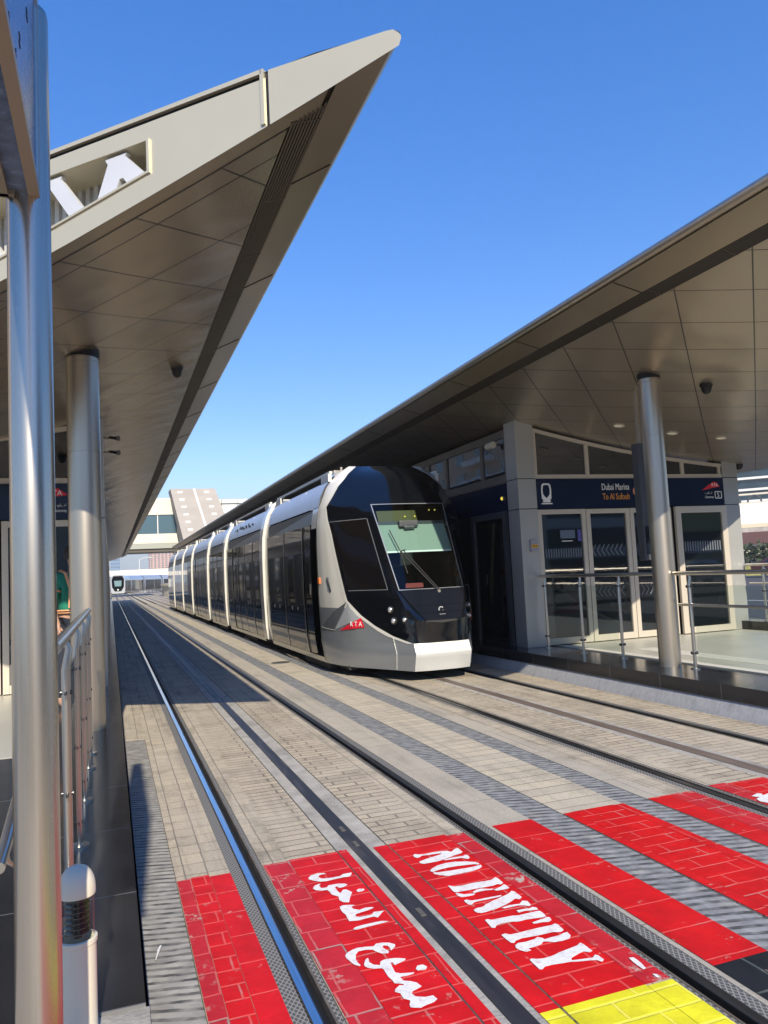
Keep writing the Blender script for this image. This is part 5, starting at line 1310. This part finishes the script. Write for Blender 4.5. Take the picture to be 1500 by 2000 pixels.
link('grille', b, M_dgrey, t); bx_('wall', M_wht, 9.3, 60, YB+1.5, YB+6, 4.6, 9.18, t)
# stair enclosure
t = thing('stair_enclosure', (10, YB-4, 0), 'grey brown stair enclosure with two rows of small lights leaning against the footbridge', 'enclosure')
b = MB()
A0, A1, B0, B1 = V(7.05, YB-2, 12.85), V(12.4, YB-2, 12.85), V(8.55, YB-7, 3.8), V(14.6, YB-7, 3.8)
lo0, lo1 = V(7.05, YB+1.5, 12.85), V(12.4, YB+1.5, 12.85); l0, l1 = V(8.55, YB-3.5, 3.8), V(14.6, YB-3.5, 3.8)
b.quad(B0, B1, A1, A0); b.quad(l0, l1, lo1, lo0); b.quad(A0, A1, lo1, lo0); b.quad(B0, B1, l1, l0); b.quad(B0, A0, lo0, l0); b.quad(B1, A1, lo1, l1)
en_ = link('cladding', b, M_encl, t)
b = MB(); b.beam(A0.lerp(A1, .52)+V(0, -.05, 0), B0.lerp(B1, .52)+V(0, -.05, 0), .22, .08, up=(0, -1, .3)); link('ridge', b, M_wht, en_)
for k in range(8):
    for q in (.19, .78):
        f = .05+k*.105; p = A0.lerp(B0, f).lerp(A1.lerp(B1, f), q)
        b = MB(); b.beam(p+V(-.28, -.06, 0), p+V(.28, -.06, 0), .05, .22); link('light_slot', b, M_white, en_)
# viaduct beyond
t = thing('viaduct', (30, 260, 0), 'long white viaduct on the horizon behind the distant tram', 'viaduct')
bx_('deck', M_wht, -120, 160, 255, 262, 4.2, 6.0, t)
for k in range(12): bx_('pier', M_wht, -100+k*22, -98+k*22, 257, 260, -.3, 4.2, t)
# towers
def tower(x0, x1, y, h, m_, label, nwx=6, floors=20, dep=20, wm=M_bwin):
    t = thing('tower', ((x0+x1)/2, y, -.3), label, 'tower'); bx_('wall', m_, x0, x1, y, y+dep, -.3, h, t)
    b = MB(); fh = h/floors; ww = (x1-x0)/nwx
    for i in range(nwx):
        for k in range(floors): b.box(x0+ww*(i+.22), x0+ww*(i+.78), y-.12, y+.05, fh*(k+.3), fh*(k+.8))
    o = link('windows', b, wm, t); o['kind'] = 'stuff'; return t
tower(0, 9, 800, 75, M_blue_t, 'slim bluish tower left of the distant tram', 5, 22)
tower(37, 62, 800, 58, M_brick_t, 'pink tower rising below the footbridge', 7, 30)
tower(47, 62, 640, 17, M_blue_t, 'low blue glass block in front of the pink tower', 6, 5)
# curved cream planter wall
t = thing('planter_wall', (10, 112, 0), 'curved cream retaining wall behind the end of the tram', 'wall')
b = MB(); pts = [(6.3+7*(1-cos(a)), 104+15*sin(a)) for a in [radians(q) for q in range(-50, 91, 10)]]
for (xa, ya), (xb, yb) in zip(pts, pts[1:]):
    b.quad((xa, ya, -.3), (xb, yb, -.3), (xb, yb, 1.15), (xa, ya, 1.15)); b.quad((xa-.2, ya-.1, 1.15), (xb-.2, yb-.1, 1.15), (xb-.2, yb-.1, 1.45), (xa-.2, ya-.1, 1.45)); b.quad((xa-.2, ya-.1, 1.45), (xb-.2, yb-.1, 1.45), (14, yb, 1.45), (14, ya, 1.45))
link('wall_face', b, M_stone, t, smooth=30)
# trees
def tree(x, y, z0, h, r, label, m_=M_leaf, seed=1, n=900, group=None, ls=.35):
    rnd = random.Random(seed); t = thing('tree', (x, y, z0), label, 'tree', group)
    b = MB(); b.tube([(x, y, z0), (x+.1*r, y, z0+h*.35), (x-.05*r, y, z0+h*.6)], [r*.09, r*.07, r*.04], 8)
    for k in range(5):
        a = rnd.uniform(0, 2*pi); b.tube([(x+.08*r, y, z0+h*.35), (x+cos(a)*r*.5, y+sin(a)*r*.5, z0+h*.7)], [r*.05, r*.02], 6)
    link('trunk', b, M_trunk, t)
    cl = [(rnd.uniform(-.6, .6)*r, rnd.uniform(-.6, .6)*r, z0+h*rnd.uniform(.45, .9), r*rnd.uniform(.3, .55)) for k in range(9)]
    b = MB(); b.keep = True
    for k in range(n):
        cx_, cy_, cz_, cr = rnd.choice(cl); v = Vector((rnd.gauss(0, 1), rnd.gauss(0, 1), rnd.gauss(0, .8))).normalized()*cr*rnd.uniform(.5, 1.05)
        c = Vector((x+cx_, y+cy_, cz_))+v; a = Vector((rnd.gauss(0, 1), rnd.gauss(0, 1), rnd.gauss(0, 1))).normalized(); q = a.cross(Vector((rnd.gauss(0, 1), rnd.gauss(0, 1), rnd.gauss(0, 1)))).normalized()
        s = ls*rnd.uniform(.5, 1.1); b.quad(c-a*s, c+q*s*.5, c+a*s, c-q*s*.5)
    link('crown', b, m_, t); return t
for i, (x, y, h, r, lb) in enumerate(((24, 215, 4.6, 3.2, 'dark bushy tree just right of the lamp posts by the distant viaduct'), (16.5, 200, 4.2, 2.2, 'small dark tree left of the lamp post by the distant viaduct'), (30, 212, 5.0, 3.4, 'wide tree beside the rear end of the parked tram'))):
    tree(x, y, -.3, h+1, r, lb, M_leafd, 20+i, 500, 'trees by the distant viaduct', .5)
def lamp_post(x, y, h, label):
    t = thing('lamp_post', (x, y, -.3), label, 'lamp post', 'lamp posts beside the distant tram')
    b = MB(); b.tube([(x, y, -.3), (x, y, h)], [.14, .07], 8); b.tube([(x, y, h), (x+1.5, y, h+.5), (x+2.6, y, h+.5)], .06, 6); link('mast', b, M_wht, t)
    b = MB(); b.box(x+2.2, x+3.1, y-.15, y+.15, h+.42, h+.54); link('lantern', b, M_wht, t)
lamp_post(12.6, 165, 7.2, 'tall lamp post left of the dark trees in the distance'); lamp_post(15.9, 165, 6.6, 'tall lamp post in front of the dark trees in the distance'); lamp_post(6.8, 200, 7.5, 'slim lamp post right behind the distant tram')
b = MB()
t = thing('catenary_fence', (9, 170, 0), 'row of thin white posts behind the distant tram', 'fence')
for k in range(14): bx_('post', M_wht, 4.4+k*.75, 4.5+k*.75, 168, 168.1, -.3, 3.2, t)
bx_('top_rail', M_wht, 4.2, 14.6, 168, 168.1, 3.2, 3.35, t)

# ---- right background, seen past the outer pillar
t = thing('glass_tower', (200, 190, 0), 'blue glass tower with white balcony bands beyond the road', 'tower')
o = Vector((150, 205, 0)); dr = Vector((.72, -.69, 0)).normalized(); 
def slab(nm, m_, c0, c1, z0, z1, thick, par, off=0.):
    b = MB(); n_ = Vector((-dr.y, dr.x, 0)); n_ = n_ if n_.y > 0 else -n_
    p = [o+dr*c0+n_*off, o+dr*c1+n_*off, o+dr*c1+n_*(off+thick), o+dr*c0+n_*(off+thick)]
    b.prism([(q.x, q.y, z0) for q in p], z1-z0, (0, 0, 1)); return link(nm, b, m_, par)
slab('wall', mat('tower_teal_glass', (.015, .035, .05), .15, .2, var=.4, vs_=.25), 36, 130, -.3, 60, 20, t, .6)
slab('corner_pier', M_blue_t, 28, 37, -.3, 60, 20, t, 1.2)
for k in range(17): slab('balcony_band', M_wht, 36, 130, 3.2+k*3.4, 3.85+k*3.4, 1.2, t, -.6)
# arcade + billboard
o = Vector((84, 100, 0)); dr = Vector((.70, -.71, 0)).normalized()
t = thing('arcade_building', (110, 80, 0), 'cream arcade with small arches along its parapet', 'building')
slab('wall', M_stone, 0, 90, -.3, 9.4, 12, t, .8); slab('parapet', M_stone, 0, 90, 10.55, 10.8, 1, t); slab('ledge', M_stone, 0, 90, 9.1, 9.4, 1.4, t, -.2)
for k in range(30):
    c = 1+k*2.9; b = MB(); n_ = Vector((-dr.y, dr.x, 0))
    pts = [o+dr*(c+.95*cos(a)) + Vector((0, 0, 9.4+1.05*sin(a))) for a in [pi*j/8 for j in range(9)]]
    b.tube(pts, .14, 6); link('arch', b, M_dgrey, t)
t = thing('billboard', (104, 79, 3), 'long pale billboard with faint grey lettering beside the road', 'billboard')
o = Vector((82, 97, 0)); pn = slab('panel', mat('billboard_cream', (.80, .78, .68), .6), 0, 90, 6.0, 9.0, .4, t)
n_ = Vector((-.71, -.70, 0))
for c, txt, s in ((17.5, 'TKL  A', 1.3),):
    p = o+dr*c+n_*.06; text('lettering', txt, s, (p.x, p.y, 7.2), dr, (0, 0, 1), mat('pale_grey_lettering', (.5, .5, .48), .6), pn)
t = thing('awning', (100, 78, 3), 'maroon awning under the billboard across the road', 'awning')
o = Vector((80, 95, 0)); slab('canopy', M_awn, 0, 90, 3.0, 4.7, 3, t); slab('valance', mat('pale_valance', (.4, .36, .33), .7, var=.3, vs_=1), 0, 90, 4.7, 5.3, 2.5, t, .3)
for k in range(8): slab('leg', M_dgrey, 2+k*9, 2.3+k*9, -.3, 3.0, .3, t)
for i, (x, y, h, r, m_, lb) in enumerate(((64, 62.5, 2.7, 2.2, M_leafd, 'dark round shrub farthest left under the awning'), (67.5, 60, 3.0, 2.4, M_leaf, 'bright green shrub under the billboard near the frame edge'), (72, 62, 3.2, 2.6, M_leafd, 'dark shrub behind the bright green one across the road'), (60.5, 64, 2.5, 1.8, M_leaf, 'small green shrub beside the outer pillar'))):
    tree(x, y, -.3, h, r, lb, m_, 40+i, 500, 'shrubs across the road', .35)
b = MB(); o = Vector((45, 52, 0)); dr = Vector((.72, -.69, 0)).normalized(); t = thing('hedge', (52, 46, -.2), 'low dry yellow green hedge along the far kerb', 'hedge'); slab('foliage', M_grass, -4, 60, -.2, .55, 2.5, t)

# ---- behind the camera / to the left, seen only in the glass
t = thing('apartment_block', (-75, 120, 0), 'beige apartment block with white balconies reflected in the upper windows', 'building')
bx_('wall', mat('sand_render', (.50, .38, .26), .8), -95, -62, 60, 240, -.3, 70, t)
b = MB()
for i in range(16):
    for k in range(16): b.box(-62.1, -61.8, 64+i*11, 69+i*11, 3+k*4.2, 5.4+k*4.2)
o = link('windows', b, M_bwin, t); o['kind'] = 'stuff'
b = MB()
for i in range(6):
    for k in range(16): b.box(-62, -60, 72+i*33, 84+i*33, 2.2+k*4.2, 3.3+k*4.2)
o = link('balconies', b, M_wht, t); o['kind'] = 'stuff'
t = thing('street_building', (30, -50, 0), 'pale street building reflected in the station doors', 'building')
bx_('wall', M_stone, -30, 40, -62, -44, -.3, 9, t); bx_('wall', mat('dark_curtain_wall', (.07, .075, .08), .4), 42, 110, -70, -50, -.3, 30, t)
b = MB()
for i in range(27): b.box(-28+i*2.5, -26.6+i*2.5, -43.98, -43.9, 1, 3.4); b.box(-28+i*2.5, -26.6+i*2.5, -43.98, -43.9, 5, 7.4)
o = link('windows', b, M_bwin, t); o['kind'] = 'stuff'
b = MB()
for k in range(9): b.box(42, 110, -49.98, -49.8, 2+k*3.2, 3.1+k*3.2)
link('balcony_band', b, M_wht, t)
t = thing('billboard', (52, -30, 2), 'yellow billboard reflected in the right station door', 'billboard')
bx_('panel', mat('yellow_poster', (.50, .50, .22), .6), 42, 62, -30.2, -30, 3.6, 6.4, t); bx_('post', M_dgrey, 44, 44.2, -30.2, -30, -.3, 3.6, t); bx_('post', M_dgrey, 58, 58.2, -30.2, -30, -.3, 3.6, t)

def car(x, y, rot, col, label):
    t = thing('car', (x, y, -.05), label, 'car', 'cars on the roads around the station'); M = Matrix.Rotation(rot, 4, 'Z')
    def W(p): q = M @ Vector(p); return (x+q.x, y+q.y, q.z-.05)
    prof = [(-2.1, .35), (-2.15, .7), (-2.0, .85), (-1.2, .95), (-.55, 1.38), (.75, 1.42), (1.55, 1.02), (2.05, .92), (2.15, .65), (2.1, .35)]
    b = MB()
    for (y0, z0), (y1, z1) in zip(prof, prof[1:]):
        w0 = .86 if z0 < 1 else .68; w1 = .86 if z1 < 1 else .68
        b.quad(W((-w0, y0, z0)), W((w0, y0, z0)), W((w1, y1, z1)), W((-w1, y1, z1)))
    for s in (-1, 1):
        b.quad(*[W((s*.86, y_, z_)) for y_, z_ in prof if z_ < .99])
        b.quad(W((s*.86, -1.2, .95)), W((s*.68, -.55, 1.38)), W((s*.68, .75, 1.42)), W((s*.86, 1.55, .97)))
    link('body', b, mat('car_paint_'+label.split()[0], col, .2, .4, coat=1), t, smooth=25)
    b = MB()
    for s in (-1, 1): b.quad(W((s*.865, -.95, .97)), W((s*.70, -.5, 1.32)), W((s*.70, .7, 1.36)), W((s*.865, 1.25, .97)))
    b.quad(W((-.72, -1.05, 1.06)), W((.72, -1.05, 1.06)), W((.64, -.58, 1.37)), W((-.64, -.58, 1.37))); link('windows', b, M_tglassd, t)
    for yy in (-1.3, 1.3):
        for s in (-1, 1):
            b = MB(); b.tube([W((s*.70, yy, .33)), W((s*.88, yy, .33))], .33, 20); wl = link('wheel', b, M_black, t)
            b = MB(); b.tube([W((s*.85, yy, .33)), W((s*.89, yy, .33))], .2, 12); link('rim', b, M_steelm, wl)
    for s in (-1, 1): b = MB(); b.box(-.001, .001, -.001, .001, 0, .001); 
    return t
car(46, 43.0, radians(45), (.07, .02, .025), 'maroon car on the road beyond the back railing')
car(31, -14, radians(90), (.45, .46, .48), 'silver car reflected in the right glass door')
car(22, -17, radians(90), (.03, .03, .035), 'black car on the street behind the crossing')

# ---------------------------------------------------------------- dusty air
b = MB(); b.box(-1450, 1450, -350, 1850, -1.6, 76); hzo = tag(link('haze', b, [], None), kind='stuff')
hm = bpy.data.materials.new('haze'); hm.use_nodes = True; hn = hm.node_tree.nodes; hn.remove(hn['Principled BSDF'])
pv = hn.new('ShaderNodeVolumePrincipled'); pv.inputs['Color'].default_value = (.82, .86, .9, 1); pv.inputs['Density'].default_value = .0005; pv.inputs['Anisotropy'].default_value = 0.
hm.node_tree.links.new(pv.outputs[0], hn['Material Output'].inputs['Volume']); hzo.data.materials.append(hm)
